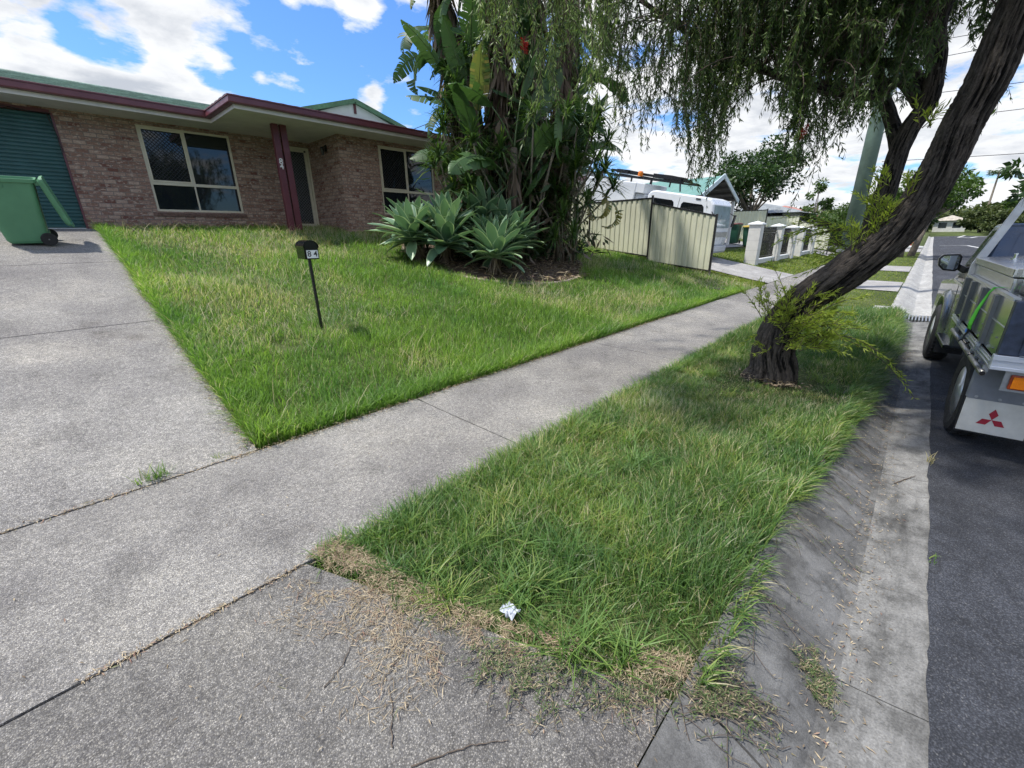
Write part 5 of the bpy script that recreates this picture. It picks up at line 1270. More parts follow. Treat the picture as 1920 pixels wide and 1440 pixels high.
blades('verge_grass', p, verge_z, verge_h(p), (.0040+.0006*dist)*rng.uniform(.65, 1.25, len(p)), M_gverge, .6, 'long green grass of the roadside verge', 'grass', attr=verge_rnd(p))
# coarse arching tufts near the camera and along the kerb
cen = scatter(420, .62, 8.5, .1, 1.95, verge_mask); k = 34
pp = (cen[:, None, :]+rng.normal(0, .035, (len(cen), k, 2))).reshape(-1, 2)
hh = np.repeat(rng.uniform(.10, .25, len(cen))*np.clip(1-.5*np.exp(-((cen[:, 0]-5.3)**2+(cen[:, 1]-.9)**2)/1.2), .3, 1), k)*rng.uniform(.6, 1.2, len(pp))
ww = rng.uniform(.0045, .0085, len(pp)); rr = np.clip(np.repeat(rng.normal(.62, .16, len(cen)), k)+rng.normal(0, .09, len(pp)), 0, .92)
blades('verge_tufts', pp, verge_z, hh, ww, M_gverge, .95, 'coarse arching grass tufts in the verge', 'grass', attr=rr)
# fringe along the path side
p = np.column_stack([rng.uniform(.60, 11, 9000), 2.0-np.abs(rng.normal(0, .045, 9000))])
blades('verge_fringe', p, lambda x, y: lawn_z(x, y)+.0, rng.uniform(.06, .17, len(p)), rng.uniform(.004, .006, len(p))+.0004*np.hypot(p[:, 0], p[:, 1]), M_gverge, .9, 'grass fringe leaning over the near edge of the footpath', 'grass', attr=np.clip(rng.normal(.55, .2, len(p)), 0, 1))
# grass hanging over the kerb
n = 16000; q = np.column_stack([rng.uniform(1.3, 10.6, n), .27-np.abs(rng.normal(0, .10, n))+.10*(vnoise(rng.uniform(0, 30, n), 0, 3)-.5)])
q = q[q[:, 1] > -.06]; dens = fbm(q[:, 0]*2.2, q[:, 1]*2, 51); q = q[((dens > .42) | (q[:, 0] > 7)) & (q[:, 1] > .27-.07*np.clip(q[:, 0]-2.6, .3, 4.5))]
blades('kerb_grass', q, lambda x, y: gut_z(x, y)+.035, rng.uniform(.05, .13, len(q))*(1+.7*np.clip((q[:, 0]-4)/3, 0, 1)), rng.uniform(.004, .007, len(q))+.0004*np.hypot(q[:, 0], q[:, 1]), M_gverge, 1.0, 'grass flopping over the kerb into the gutter', 'grass', az=rng.normal(-PI/2, .7, len(q)))
# ---- mown grass further along
def far_mask(x, y):
    d = ((x > 15.5) & (x < 19.3) & (y > 3.3)) | ((y > 1.93) & (y < 3.5)) | ((x > 16) & (x < 19) & (y < 3.5)) | ((x > 24) & (x < 27.4) & (y < 2)) | ((x > 32) & (x < 35.8) & (y > 3.3)) | ((x > 19.1) & (x < 30) & (y > 7.5))
    d |= (np.abs(y-5.2) < .25) & (x > 19.7)
    return ~d & (x > 11.9) & (y > .30)
p = scatter(70000, 11.9, 44, .3, 7.2, lambda x, y: far_mask(x, y) & ((x > 14.55) | (y < 3.4) | (y > 99)), lambda x, y: np.clip(14/x, .2, 1))
p = np.concatenate([p, scatter(9000, 14.6, 15.5, 3.5, 9, lambda x, y: x > 0)])
blades('mown_grass', p, lawn_z, rng.uniform(.04, .085, len(p)), .008+.0009*p[:, 0]*rng.uniform(.7, 1.2, len(p)), M_gfar, .6, 'short mown grass of the next lawns and verges', 'grass', segs=1)

# ---- small things on the ground
M_litter = leaf_mat('dry leaf litter', [(0, (.13, .095, .062)), (.4, (.32, .25, .16)), (.75, (.52, .43, .29)), (.92, (.24, .13, .10)), (1, (.20, .22, .11))], .1, .8)
def litter(name, pts, zf, L, Wd, lab, thick=.012):
    n = len(pts); c = np.column_stack([pts, zf(pts[:, 0], pts[:, 1])+rng.uniform(.003, thick, n)]); a = rng.uniform(0, 2*PI, n)
    d = unit(np.column_stack([np.cos(a), np.sin(a), rng.normal(0, .16, n)])); nn = unit(np.column_stack([rng.normal(0, .3, (n, 2)), np.ones(n)]))
    o = quads_obj(name, leaf_quads(c, d, nn, rng.uniform(*L, n), rng.uniform(*Wd, n)), M_litter, rng.random(n)); tag(o, lab, 'leaf litter', kind='stuff')
def flat_z(x, y): return np.where(y > 1.98, prof(y, x)+.02, np.where(y > .32, np.interp(y, [.32, .6, 1.2, 1.98], [-.042, -.028, .0, .02]), gut_z(x, y)))
pts = []
for k in range(10500):
    y = rng.uniform(.33, 2.04); x = verge_left(y)+.13-abs(rng.normal(0, .16))*(1.5 if 1.0 < y < 1.75 else .9); pts.append((x, y))
pts = np.array(pts); pts = pts[fbm(pts[:, 0]*5, pts[:, 1]*5, 61)+.2*(pts[:, 0] > verge_left(pts[:, 1])-.03) > .5]
litter('leaf_litter', pts, lambda x, y: flat_z(x, y)+.012*(x > verge_left(y)), (.016, .062), (.0014, .0034), 'dry brown needle and leaf litter along the edge of the driveway crossover')
q1 = np.column_stack([np.interp(q := rng.uniform(3.5, 9, 1900), [3.44, 6.66, 9.67], [.80, .88, .96])-abs(rng.normal(0, .05, 1900))+.01, q])
q2 = np.column_stack([rng.uniform(.6, 9, 2600), 3.45-abs(rng.normal(0, .035, 2600))]); q3 = np.column_stack([rng.uniform(-.6, .75, 220), 3.44+rng.normal(0, .012, 220)])
q4 = np.column_stack([rng.uniform(.6, 7, 1300), 1.97+abs(rng.normal(0, .04, 1300))])
litter('leaf_litter', np.concatenate([q1, q2, q3, q4]), flat_z, (.012, .045), (.003, .007), 'dry brown litter gathered along the lawn and path edges')
q5 = np.column_stack([rng.uniform(-.6, 3, 160), rng.uniform(-.3, 3.3, 160)]); q6 = np.column_stack([rng.uniform(.5, 9, 1500), -.11+rng.normal(0, .075, 1500)]); q7 = np.column_stack([rng.uniform(-.3, .55, 260), 1.985+rng.normal(0, .010, 260)]); q6 = np.concatenate([q6, q7])
litter('leaf_litter', np.concatenate([q5, q6]), flat_z, (.012, .035), (.003, .006), 'scattered dry leaves on the concrete and in the gutter')
a_ = rng.uniform(0, 2*PI, 5200); r_ = np.sqrt(rng.random(5200))*BED_R*1.02
def bed_z(x, y):
    rr = np.hypot(x-BED[0], y-BED[1])/bed_r(np.arctan2(y-BED[1], x-BED[0])); return lawn_z(x, y)+.16*(1-np.clip(rr, 0, 1)**2)+.03
litter('mulch_litter', np.column_stack([BED[0]+r_*np.cos(a_), BED[1]+r_*np.sin(a_)]), bed_z, (.05, .22), (.01, .03), 'dead brown leaves lying on the garden bed', .05)
M_twig = mat('dry twig', (.11, .085, .065), .85, var=.3, scale=30)
def twig(pts, r, label):
    r *= .65; A = np.array(pts, float); A = np.column_stack([np.interp(np.linspace(0, len(A)-1, 22), np.arange(len(A)), A[:, k]) for k in (0, 1)])+rng.normal(0, .0022, (22, 2))
    P = [(x, y, float(flat_z(np.array(x), np.array(y)))+r+.002+.003*rng.random()) for x, y in A]; tag(MB().tube(P, list(r*rng.uniform(.75, 1.35, 21)*np.linspace(1.1, .6, 21))+[r*.3], 6).build('twig', M_twig), label, 'twig', 'fallen twigs')
twig([(.395, .94), (.43, 1.0), (.47, 1.05), (.50, 1.13)][::1], .003, 'thin dry twig lying below the leaf litter on the grey crossover')
twig([(.33, 1.30), (.42, 1.33), (.50, 1.40), (.60, 1.41)], .003, 'short dry stem at the upper left of the leaf litter')
tw = [at(x, y, Z=-.01) for x, y in ((770, 1438), (850, 1405), (900, 1392), (955, 1384))]; twig([(p[0], p[1]) for p in tw], .0035, 'smooth grey twig at the bottom edge of the driveway')
tw = [at(x, y, Z=.0) for x, y in ((715, 1285), (765, 1205), (815, 1130))]; twig([(p[0], p[1]) for p in tw], .003, 'straight dry twig pointing away from the leaf litter')
tw = [at(x, y, Z=-.16) for x, y in ((1678, 905), (1700, 898), (1716, 894))]; twig([(p[0], p[1]) for p in tw], .005, 'short dark twig lying in the gutter')
# crumpled tissue
ts = at(957, 1153, Z=.0); b = MB(); n = 9; vs = []
for i in range(n):
    for j in range(n):
        u, v = (i/(n-1)-.5), (j/(n-1)-.5); h = .020*vnoise(i*.9, j*.9, 5)+.022*vnoise(i*1.6, j*1.4, 8); vs.append((u*.062+.01*vnoise(i*.7, j*.8, 3), v*.075+.012*vnoise(i*.8, j*.6, 9), .004+float(h)))
b.add(vs, [(i*n+j, (i+1)*n+j, (i+1)*n+j+1, i*n+j+1) for i in range(n-1) for j in range(n-1)])
o = b.build('tissue', mat('white tissue', (.46, .49, .56), .9, var=.15, scale=40)); o.location = (ts[0], ts[1], float(flat_z(ts[0], ts[1]))+.004); tag(o, 'crumpled white tissue lying where the litter meets the verge grass', 'tissue')
# weeds in the joints
def weed(px, py, z, n, h, label, m, s=.03):
    c = at(px, py, Z=z); p = rng.normal(0, s, (n, 2))*np.array([1.5, .5])+c[:2]
    o = blades('weed', p, lambda x, y: np.full_like(x, c[2]+.03), rng.uniform(.4, 1, n)*h, rng.uniform(.004, .007, n), m, .6, label, 'weed', kind='thing', attr=rng.uniform(.2, 1, n)); return o
weed(292, 908, .02, 90, .19, 'taller scruffy weed growing in the driveway joint', M_gverge)
weed(415, 868, .02, 70, .10, 'small pale weed in the driveway joint nearest the lawn corner', M_gverge, .018)
weed(1743, 868, -.15, 26, .10, 'small yellow weed at the joint between gutter and asphalt', M_straw, .02)
weed(1745, 1052, -.15, 9, .06, 'tiny weed in the gutter edge nearer the camera', M_gverge, .02)
# runners creeping down the kerb, the big clump among them
M_run = leaf_mat('creeping runner', [(0, (.05, .08, .03)), (.5, (.10, .16, .05)), (.7, (.20, .18, .10)), (1, (.40, .32, .22))], .2, .6)
V = []; A = []; stems = MB()
def runner(x, y, ang, L, leaves=26):
    pts = []; n = 9
    for i in range(n):
        pts.append((x, y, float(gut_z(x, y))+.012 if y < .32 else float(flat_z(np.array(x), np.array(y)))+.02)); ang += rng.normal(0, .16); x += math.cos(ang)*L/n; y += math.sin(ang)*L/n
        if y < -.30: break
    if len(pts) < 3: return
    stems.tube(pts, .0014, 4, cap=False); P = np.array(pts); k = leaves; i = rng.integers(0, len(P)-1, k); c = P[i]+(P[i+1]-P[i])*rng.random((k, 1))
    a = rng.uniform(0, 2*PI, k); d = unit(np.column_stack([np.cos(a), np.sin(a), rng.uniform(0, .7, k)]))
    V.append(leaf_quads(c, d, np.tile([0, 0, 1.], (k, 1)), rng.uniform(.012, .036, k), rng.uniform(.0022, .0045, k))); A.append(rng.random(k))
for k in range(130): runner(rng.uniform(1.15, 8.5), .30+rng.normal(0, .04), rng.normal(-PI/2-.25, .45), rng.uniform(.12, .5), 8 if k % 3 else 20)
cl = at(1530, 1262, Z=-.13)
for k in range(60): runner(1.25+rng.normal(0, .05), .27+rng.normal(0, .03), math.atan2(cl[1]-.27, cl[0]-1.25)+rng.normal(0, .22), rng.uniform(.2, .42), 16)
for k in range(40): runner(cl[0]+rng.normal(0, .045), cl[1]+rng.normal(0, .035), rng.uniform(0, 6.28), rng.uniform(.04, .10), 18)
for k in range(95): y = rng.uniform(.33, .95); runner(verge_left(y)+rng.normal(-.03, .06), y, rng.uniform(2.2, 4.4), rng.uniform(.06, .24), 18)
tag(quads_obj('runner_leaves', np.concatenate(V), M_run, np.concatenate(A)), 'creeping grass runners spilling down the kerb', 'runner grass', kind='stuff')
tag(stems.build('runner_stems', M_twig, fix=False), 'dark creeping stems on the kerb face', 'runner stems', kind='stuff')

# ------------------------------------------------------------------ the leaning weeping bottlebrush
M_bark = bark_mat('furrowed dark bark', (.006, .005, .0045), (.095, .080, .069), (.30, .30, .28), (1, 1, .35), 14)
def bark_tube(name, path, rads, parent, seg=56, step=.03, ridge=.028, seed=0, flare=0):
    """a trunk with long twisting furrows cut into its surface"""
    P = np.array(path, float); Rr = np.array(rads, float)
    # resample smoothly (Catmull-Rom)
    def cr(A, t):
        i = min(int(t), len(A)-2); u = t-i; a = A[max(i-1, 0)]; b = A[i]; c = A[i+1]; d = A[min(i+2, len(A)-1)]
        return .5*((2*b)+(c-a)*u+(2*a-5*b+4*c-d)*u*u+(-a+3*b-3*c+d)*u**3)
    L = np.linalg.norm(np.diff(P, axis=0), axis=1).sum(); n = max(8, int(L/step)); ts = np.linspace(0, len(P)-1, n+1)[:-1]; ts = np.append(ts, len(P)-1.0001)
    pts = np.array([cr(P, t) for t in ts]); rr = np.array([cr(Rr, t) for t in ts])
    T = unit(np.gradient(pts, axis=0)); N = np.zeros_like(T); N[0] = unit(np.cross(T[0], [0.3, 1, 0.1]))
    for i in range(1, len(T)): N[i] = unit(N[i-1]-T[i]*(N[i-1]@T[i]))
    Bn = np.cross(T, N); ang = np.linspace(0, 2*PI, seg, endpoint=False)
    s = np.concatenate([[0], np.cumsum(np.linalg.norm(np.diff(pts, axis=0), axis=1))])
    A, S = np.meshgrid(ang, s); tw = A+.55*S+.35*(fbm(S*1.3, A*.6, seed+9)-.5)
    # periodic furrows: blend two noises round the seam
    def per(fx, fy, sd): 
        w = A/(2*PI); return fbm(tw*fx, S*fy, sd)*(1-w)+fbm((tw-2*PI)*fx, S*fy, sd)*w
    f1 = per(6.6, 3.0, seed); f2 = per(16.0, 9.0, seed+3)
    rg = 1-np.abs(2*f1-1)*1.9; rg2 = 1-np.abs(2*f2-1)*1.7
    h = .62*rg+.38*rg2; lump = per(.9, 1.6, seed+5)-.5
    R = rr[:, None]*(1+.22*lump)+ridge*(h-.55)
    if flare: R = R*(1+flare*np.exp(-S/.16)*(.55+.9*(per(1.1, .3, seed+7))))
    v = pts[:, None, :]+(N[:, None, :]*np.cos(A)[..., None]+Bn[:, None, :]*np.sin(A)[..., None])*R[..., None]
    m = len(pts); i, j = np.meshgrid(np.arange(m-1), np.arange(seg), indexing='ij'); a = (i*seg+j).ravel(); b = (i*seg+(j+1) % seg).ravel()
    q = np.stack([a, b, b+seg, a+seg], 1)
    attr = np.clip((h[:-1]-.1)/.9, 0, 1).ravel()  # furrow shade painted in: deeper bark gets a darker colour
    vv = np.concatenate([v.reshape(-1, 3), pts[-1:]]); 
    o = np_mesh(name, vv, q.ravel(), np.arange(len(q))*4, M_bark, parent, attr, True, smooth=True)
    return o, pts
bt = thing('weeping_bottlebrush', (5.42, 1.02, 0), 'old weeping bottlebrush tree with furrowed dark trunk leaning over the verge', 'tree')
T1 = [(5.42, 1.03, -.12), (5.42, 1.0, .10), at(1450, 655, X=5.41), at(1470, 605, X=5.41), at(1508, 562, X=5.40), at(1584, 512, X=5.40), at(1660, 454, X=5.40), at(1720, 386, X=5.40), at(1766, 310, X=5.40), at(1806, 227, X=5.38), at(1850, 151, X=5.36), at(1897, 45, X=5.33), (5.25, -.17, 3.5), (5.1, -.25, 4.1), (4.9, -.4, 4.8), (4.6, -.5, 5.4)]
bark_tube('trunk', T1, [.24, .215, .195, .175, .16, .165, .158, .140, .125, .122, .122, .12, .12, .10, .07, .04], bt, 160, .014, .040, 1, flare=.35)
lim = []
def limb(path, r0, r1, seed, seg=24, ridge=.012):
    o, pts = bark_tube('limb', path, np.linspace(r0, r1, len(path)), bt, seg, .05, ridge, seed); lim.append(pts)
lim.append(np.array(T1[7:]))
T2 = [at(1612, 478, X=5.48), at(1630, 439, X=5.62), at(1660, 363, X=5.70), at(1683, 290, X=5.74), at(1706, 240, X=5.74), at(1741, 189, X=5.73), at(1757, 113, X=5.70), at(1762, 30, X=5.66), (5.6, .25, 3.9), (5.5, .5, 4.6)]
limb(T2, .09, .05, 21, 48, .018)
T3 = [at(1686, 282, X=5.76), at(1674, 235, X=5.85), at(1655, 175, X=6.0), at(1640, 100, X=6.05), (6.1, 1.0, 3.9)]
limb(T3, .07, .03, 33)
limb([at(1725, 195, X=5.75), at(1690, 150, X=5.7), at(1640, 178, X=5.6), at(1570, 172, X=5.45), at(1480, 150, X=5.3), at(1385, 110, X=5.1), at(1290, 60, X=4.9), at(1200, 0, X=4.7)], .055, .016, 44)
limb([at(1735, 165, X=5.75), at(1690, 120, X=5.95), at(1620, 118, X=6.2), at(1540, 100, X=6.4), at(1450, 80, X=6.5), at(1360, 60, X=6.5)], .05, .014, 45)
limb([(5.3, -.14, 3.5), (4.9, .35, 3.95), (4.3, .95, 4.25), (3.6, 1.6, 4.3), (3.0, 2.3, 4.15), (2.6, 2.8, 3.95)], .09, .02, 46)
limb([(5.15, -.25, 4.1), (4.9, .6, 4.7), (4.7, 1.6, 4.9), (4.3, 2.6, 4.8), (3.9, 3.3, 4.5)], .07, .02, 47)
limb([(5.6, .25, 3.9), (5.6, 1.2, 4.4), (5.4, 2.2, 4.5), (5.2, 3.0, 4.3)], .06, .02, 48)
limb([(5.35, -.12, 3.3), (6.0, -.2, 3.9), (6.8, -.3, 4.2), (7.5, -.3, 4.2)], .06, .02, 49)
limb([(5.15, -.25, 4.1), (4.6, -1.0, 4.7), (4.2, -1.9, 4.9), (3.9, -2.6, 4.7)], .06, .02, 50)
LP = np.concatenate([np.array([l[int(i)] for i in np.linspace(len(l)*.25, len(l)-1, 14)]) for l in lim])
# hanging sprays: a drooping twig with narrow leaves on its lower part
env_x = np.array([880, 905, 930, 960, 990, 1020, 1060, 1100, 1140, 1165, 1190, 1215, 1240, 1265, 1290, 1315, 1340, 1370, 1400, 1440, 1480, 1505, 1540, 1590, 1640, 1700, 1760, 1900])
env_y = np.array([70, 130, 130, 200, 190, 240, 235, 200, 235, 285, 300, 275, 235, 265, 318, 345, 310, 225, 165, 200, 270, 330, 275, 255, 230, 190, 150, 110])
TW_V = []; LF_V = []; LF_A = []; twm = MB()
def spray(E, top, depth_leaf, dens=1.0, tone=0.0, nearest=None):
    """E: low tip of the spray; top: where it starts to hang"""
    E = np.array(E, float); top = np.array(top, float); tone = tone+rng.normal(0, .14)
    k = np.argsort(((LP-top)**2).sum(1))[rng.integers(0, 4)]; S = LP[k]
    if np.linalg.norm(S-top) > 1.6: S = top+(S-top)*1.6/np.linalg.norm(S-top)
    mid = (S+top)/2+np.array([0, 0, .12])
    ctrl = [S, mid, top, top+(E-top)*.45+rng.normal(0, .05, 3), E]; P = []
    for i in range(4):
        a = ctrl[max(i-1, 0)]; b = ctrl[i]; c = ctrl[i+1]; d = ctrl[min(i+2, 4)]
        for u in np.linspace(0, 1, 4, endpoint=False): P.append(.5*((2*b)+(c-a)*u+(2*a-5*b+4*c-d)*u*u+(-a+3*b-3*c+d)*u**3))
    P.append(E); P = np.array(P); r = np.interp(np.arange(len(P)), [0, len(P)-1], [.006, .0014]); twm.tube(P, list(r), 4, cap=False)
    L = np.linalg.norm(E-top); 
    def leaves_on(Q, n, sz):
        t = np.sort(rng.random(n))*(len(Q)-1.001); i = t.astype(int); u = (t-i)[:, None]; c = Q[i]*(1-u)+Q[i+1]*u; dr = unit(Q[i+1]-Q[i])
        d = unit(dr*rng.uniform(.5, 1.1, (n, 1))+rand_dirs(n)*.75+np.array([0, 0, -.25])); 
        LF_V.append(leaf_quads(c, d, rand_dirs(n), rng.uniform(.04, .08, n)*sz, rng.uniform(.008, .014, n)*sz)); LF_A.append(np.clip(rng.normal(.45+tone, .2, n), 0, 1))
    leaves_on(P[5:], int((26+70*L)*dens), depth_leaf)
    for _ in range(int(2+5*L)):   # side twiglets
        j = rng.integers(6, len(P)-1); q = P[j]; d = unit(unit(E-top)*.7+rand_dirs(1)[0]*.55+np.array([0, 0, -.35])); l = rng.uniform(.10, .26); Q = np.array([q, q+d*l*.5, q+d*l+np.array([0, 0, -.03])])
        twm.tube(Q, [.002, .0016, .001], 3, cap=False); leaves_on(Q, int(16*dens), depth_leaf*.95)
def region(n, x0, x1, D0, D1, up0, up1, len0, len1, dens, tone, sz, low=0.0, bias=1.0):
    for _ in range(n):
        x = rng.uniform(x0, x1); e = np.interp(x, env_x, env_y)-low-abs(rng.normal(0, 1))*14; y = e-(rng.random()**bias)*(up1-up0)-up0
        E = at(x, y, D=rng.uniform(D0, D1)); l = rng.uniform(len0, len1); top = E+np.array([rng.normal(0, .10), rng.normal(0, .10), l]); spray(E, top, sz, dens, tone)
region(58, 890, 1130, 3.2, 4.1, 0, 190, .45, .9, 1.35, .42, .72)  # nearest sprays get paler leaves so they look sunlit
region(34, 900, 1130, 3.9, 4.6, 30, 300, .5, .9, 1.3, .05, .8)
region(85, 1130, 1300, 4.2, 5.4, 0, 300, .5, 1.0, 1.3, .0, .75)
region(240, 1290, 1500, 4.8, 6.2, 0, 330, .5, .9, 1.6, .0, .84)
region(270, 1480, 1760, 5.0, 6.6, 0, 330, .5, .9, 1.6, -.03, .84)
region(60, 1300, 1650, 5.5, 7.0, 0, 110, .4, .7, .9, .0, 1.0)
region(120, 1680, 1900, 5.8, 7.0, 40, 300, .5, .8, 1.5, -.1, .9)
region(26, 1290, 1640, 4.8, 5.6, -35, 10, .4, .7, .6, .1, .95)
# rest of the crown, out of view, added to shade the verge and road
for _ in range(180):
    a = rng.uniform(0, 2*PI); r = 3.0*math.sqrt(rng.random()); c = np.array([5.0+r*math.cos(a), .6+r*math.sin(a)*1.1, rng.uniform(3.9, 5.6)])
    spray(c+np.array([0, 0, -.6]), c, 1.5, .7, 0)
for _ in range(170):  # more unseen sprays, added where their shadow falls on the ute
    c = np.array([rng.uniform(2.6, 5.2), rng.uniform(-.4, 1.1), rng.uniform(4.2, 5.6)]); spray(c+np.array([0, 0, -.6]), c, 1.8, .6, 0)
# a few fixed thin whips hanging low
for (x, y, D) in ((1488, 378, 5.4), (1478, 330, 5.3), (1290, 325, 5.0), (1170, 275, 4.6), (1300, 320, 5.2), (1880, 175, 6.2), (1868, 215, 6.0), (985, 262, 3.8), (1015, 245, 3.9), (1060, 205, 3.7), (1210, 285, 4.5)):
    E = at(x, y, D=D); spray(E, E+np.array([rng.normal(0, .08), rng.normal(0, .08), .8]), .9, .45, .1)
M_bb = leaf_mat('bottlebrush leaf', [(0, (.03, .055, .02)), (.4, (.065, .115, .034)), (.7, (.12, .19, .055)), (1, (.25, .33, .11))], .36, .5)
M_twigb = mat('grey brown twig', (.075, .055, .042), .85, var=.3, scale=20)
quads_obj('crown', np.concatenate(LF_V), M_bb, np.concatenate(LF_A), bt)
# red brush flowers
M_flower = leaf_mat('red bottlebrush flower', [(0, (.35, .012, .02)), (1, (.62, .03, .03))], .3, .5)
for (x, y, D) in ((1507, 240, 5.2), (1513, 232, 5.25), (986, 78, 4.6), (980, 70, 4.6)):
    c = at(x, y, D=D); n = 220; t = rng.random(n)*.09; a = rng.uniform(0, 2*PI, n); b0 = np.column_stack([c[0]+0*t, c[1]+0*t, c[2]-t]); d = unit(np.column_stack([np.cos(a), np.sin(a), rng.uniform(-.5, .5, n)]))
    quads_obj('flower', leaf_quads(b0, d, rand_dirs(n), np.full(n, .028), np.full(n, .0022)), M_flower, rng.random(n), bt)
# fresh shoots sprouting from the trunk
M_shoot = leaf_mat('fresh green shoot', [(0, (.17, .24, .045)), (.5, (.36, .45, .07)), (1, (.55, .60, .14))], .55, .5)
SV = []; SA = []; sm = twm
def shoot(S, d, L, n, droop=.2, sz=1.0):
    S = np.array(S, float); d = unit(np.array(d, float)); Q = np.array([S+d*L*t+np.array([0, 0, -droop*L*t*t]) for t in np.linspace(0, 1, 7)])
    sm.tube(Q, list(np.linspace(.0045, .0012, 7)), 4, cap=False); t = rng.random(n)**.8*5.99; i = t.astype(int); u = (t-i)[:, None]; c = Q[i]*(1-u)+Q[i+1]*u; dr = unit(Q[i+1]-Q[i])
    SV.append(leaf_quads(c, unit(dr*.8+rand_dirs(n)*.65), rand_dirs(n), rng.uniform(.04, .075, n)*sz, rng.uniform(.008, .013, n)*sz)); SA.append(np.clip(rng.normal(.5, .22, n), 0, 1))
for _ in range(24): S = at(rng.uniform(1420, 1490), rng.uniform(560, 640), X=5.22); shoot(S, rng.normal(0, .45, 3)+np.array([-.15, .25, 1.0]), rng.uniform(.25, .62), 34)
for _ in range(62): S = at(rng.uniform(1450, 1540), rng.uniform(585, 660), X=5.20); shoot(S, rng.normal(0, .36, 3)+np.array([.1, -.8, .75]), rng.uniform(.22, .52), 44, .25)
for _ in range(8): S = at(rng.uniform(1420, 1520), rng.uniform(600, 660), X=5.2); shoot(S, rng.normal(0, .5, 3)+np.array([-.5, .3, .2]), rng.uniform(.12, .28), 26)
for _ in range(3): S = at(1520, 630, X=5.2); shoot(S, (.3, -1.0, rng.uniform(.2, .5)), rng.uniform(.8, 1.05), 60, .75)
for x, y in ((1640, 430), (1652, 415), (1705, 360), (1662, 395), (1630, 385), (1605, 440), (1660, 340), (1735, 230), (1608, 470), (1650, 405)):
    for _ in range(4): S = at(x+rng.normal(0, 6), y+10, X=5.28); shoot(S, rng.normal(0, .35, 3)+np.array([-.1, .25, 1.0]), rng.uniform(.14, .3), 24, .1)
for x, y in ((1610, 470), (1620, 440), (1600, 480), (1590, 430), (1560, 420)):
    for _ in range(6): S = at(x, y, X=5.6); shoot(S, rng.normal(0, .3, 3)+np.array([.1, 1.0, .15]), rng.uniform(.3, .6), 30, .3)
quads_obj('shoots', np.concatenate(SV), M_shoot, np.concatenate(SA), bt)
twm.build('twigs', M_twigb, bt, world=True, fix=False)
# chips of pale wood at the foot of the trunk
n = 260; pp = np.column_stack([5.26+rng.normal(0, .07, n), .98+rng.normal(0, .16, n)]); litter('wood_chips', pp, lambda x, y: lawn_z(x, y)+.03, (.03, .11), (.008, .022), 'pale splintered wood around the foot of the leaning tree', .05)

# ------------------------------------------------------------------ garden bed plants
M_agave = leaf_mat('agave leaf', [(0, (.08, .155, .09)), (.5, (.14, .245, .145)), (.9, (.22, .34, .18)), (.95, (.34, .45, .26)), (1, (.40, .50, .31))], .16, .38, spec=.5)
def agave_mesh(seed, R, n=44):
    g = np.random.default_rng(seed); vs = []; lp = []; st = []; at_ = []; base = 0; nl = 9
    for k in range(n):
        f = k/n; az = k*2.39996+g.normal(0, .12); el = rad(84-84*f**.9+g.normal(0, 5)); L = R*(.80+.30*math.sin(PI*min(1, f*1.15)))*g.uniform(.9, 1.08); Wm = R*.285*g.uniform(.9, 1.1)*(.7+.3*min(1, f*3))
        d = np.array([math.cos(az), math.sin(az), 0]); s = np.array([-math.sin(az), math.cos(az), 0]); pos = np.array([0, 0, .34+.06*(1-f)])+d*.02; e = el; droop = g.uniform(.35, .95)*(f**.8); tone = np.clip(g.normal(.45, .16), 0, .88)
        for i in range(nl):
            t = i/(nl-1); w = Wm*(np.interp(t, [0, .15, .5, .72, .88, 1], [.5, .58, 1.0, .86, .46, .02]))/2
            tn = np.array([d[0]*math.cos(e), d[1]*math.cos(e), math.sin(e)]); up = np.cross(s, -tn); up = up/np.linalg.norm(up)
            cup = w*.42*(1-.5*t)
            for q, c in ((-1, 1), (-.86, .8), (0, 0), (.86, .8), (1, 1)): vs.append(pos+s*w*q+up*cup*c*c+up*.012*math.sin(t*9+q*2+k)*abs(q))
            pos = pos+tn*L/(nl-1); e -= droop*1.25/(nl-1)
        for i in range(nl-1):
            for j in range(4):
                lp += [base+i*5+j, base+i*5+j+1, base+(i+1)*5+j+1, base+(i+1)*5+j]; st.append(len(lp)-4); at_.append(.97 if j in (0, 3) else tone)
        base += nl*5
    return np.array(vs), np.array(lp), np.array(st), np.array(at_)
M_dead = leaf_mat('dead leaf', [(0, (.065, .045, .032)), (.5, (.15, .11, .078)), (1, (.28, .225, .165))], .12, .8)
M_agstem = mat('agave stem', (.20, .16, .12), .9, var=.3, scale=12, bmp=.5)
def dead_skirt(n, r0, h0, h1, L0, L1, w0, w1, g, spread=.5):
    a = g.uniform(0, 2*PI, n); z = g.uniform(h0, h1, n); c = np.column_stack([r0*np.cos(a), r0*np.sin(a), z]); L = g.uniform(L0, L1, n); out = g.uniform(.1, spread, n)
    d = unit(np.column_stack([np.cos(a+g.normal(0, .3, n))*out, np.sin(a+g.normal(0, .3, n))*out, -np.ones(n)])); nn = np.column_stack([np.cos(a), np.sin(a), 0*a])+g.normal(0, .4, (n, 3))
    return leaf_quads(c, d, unit(nn), L, g.uniform(w0, w1, n)), g.random(n)
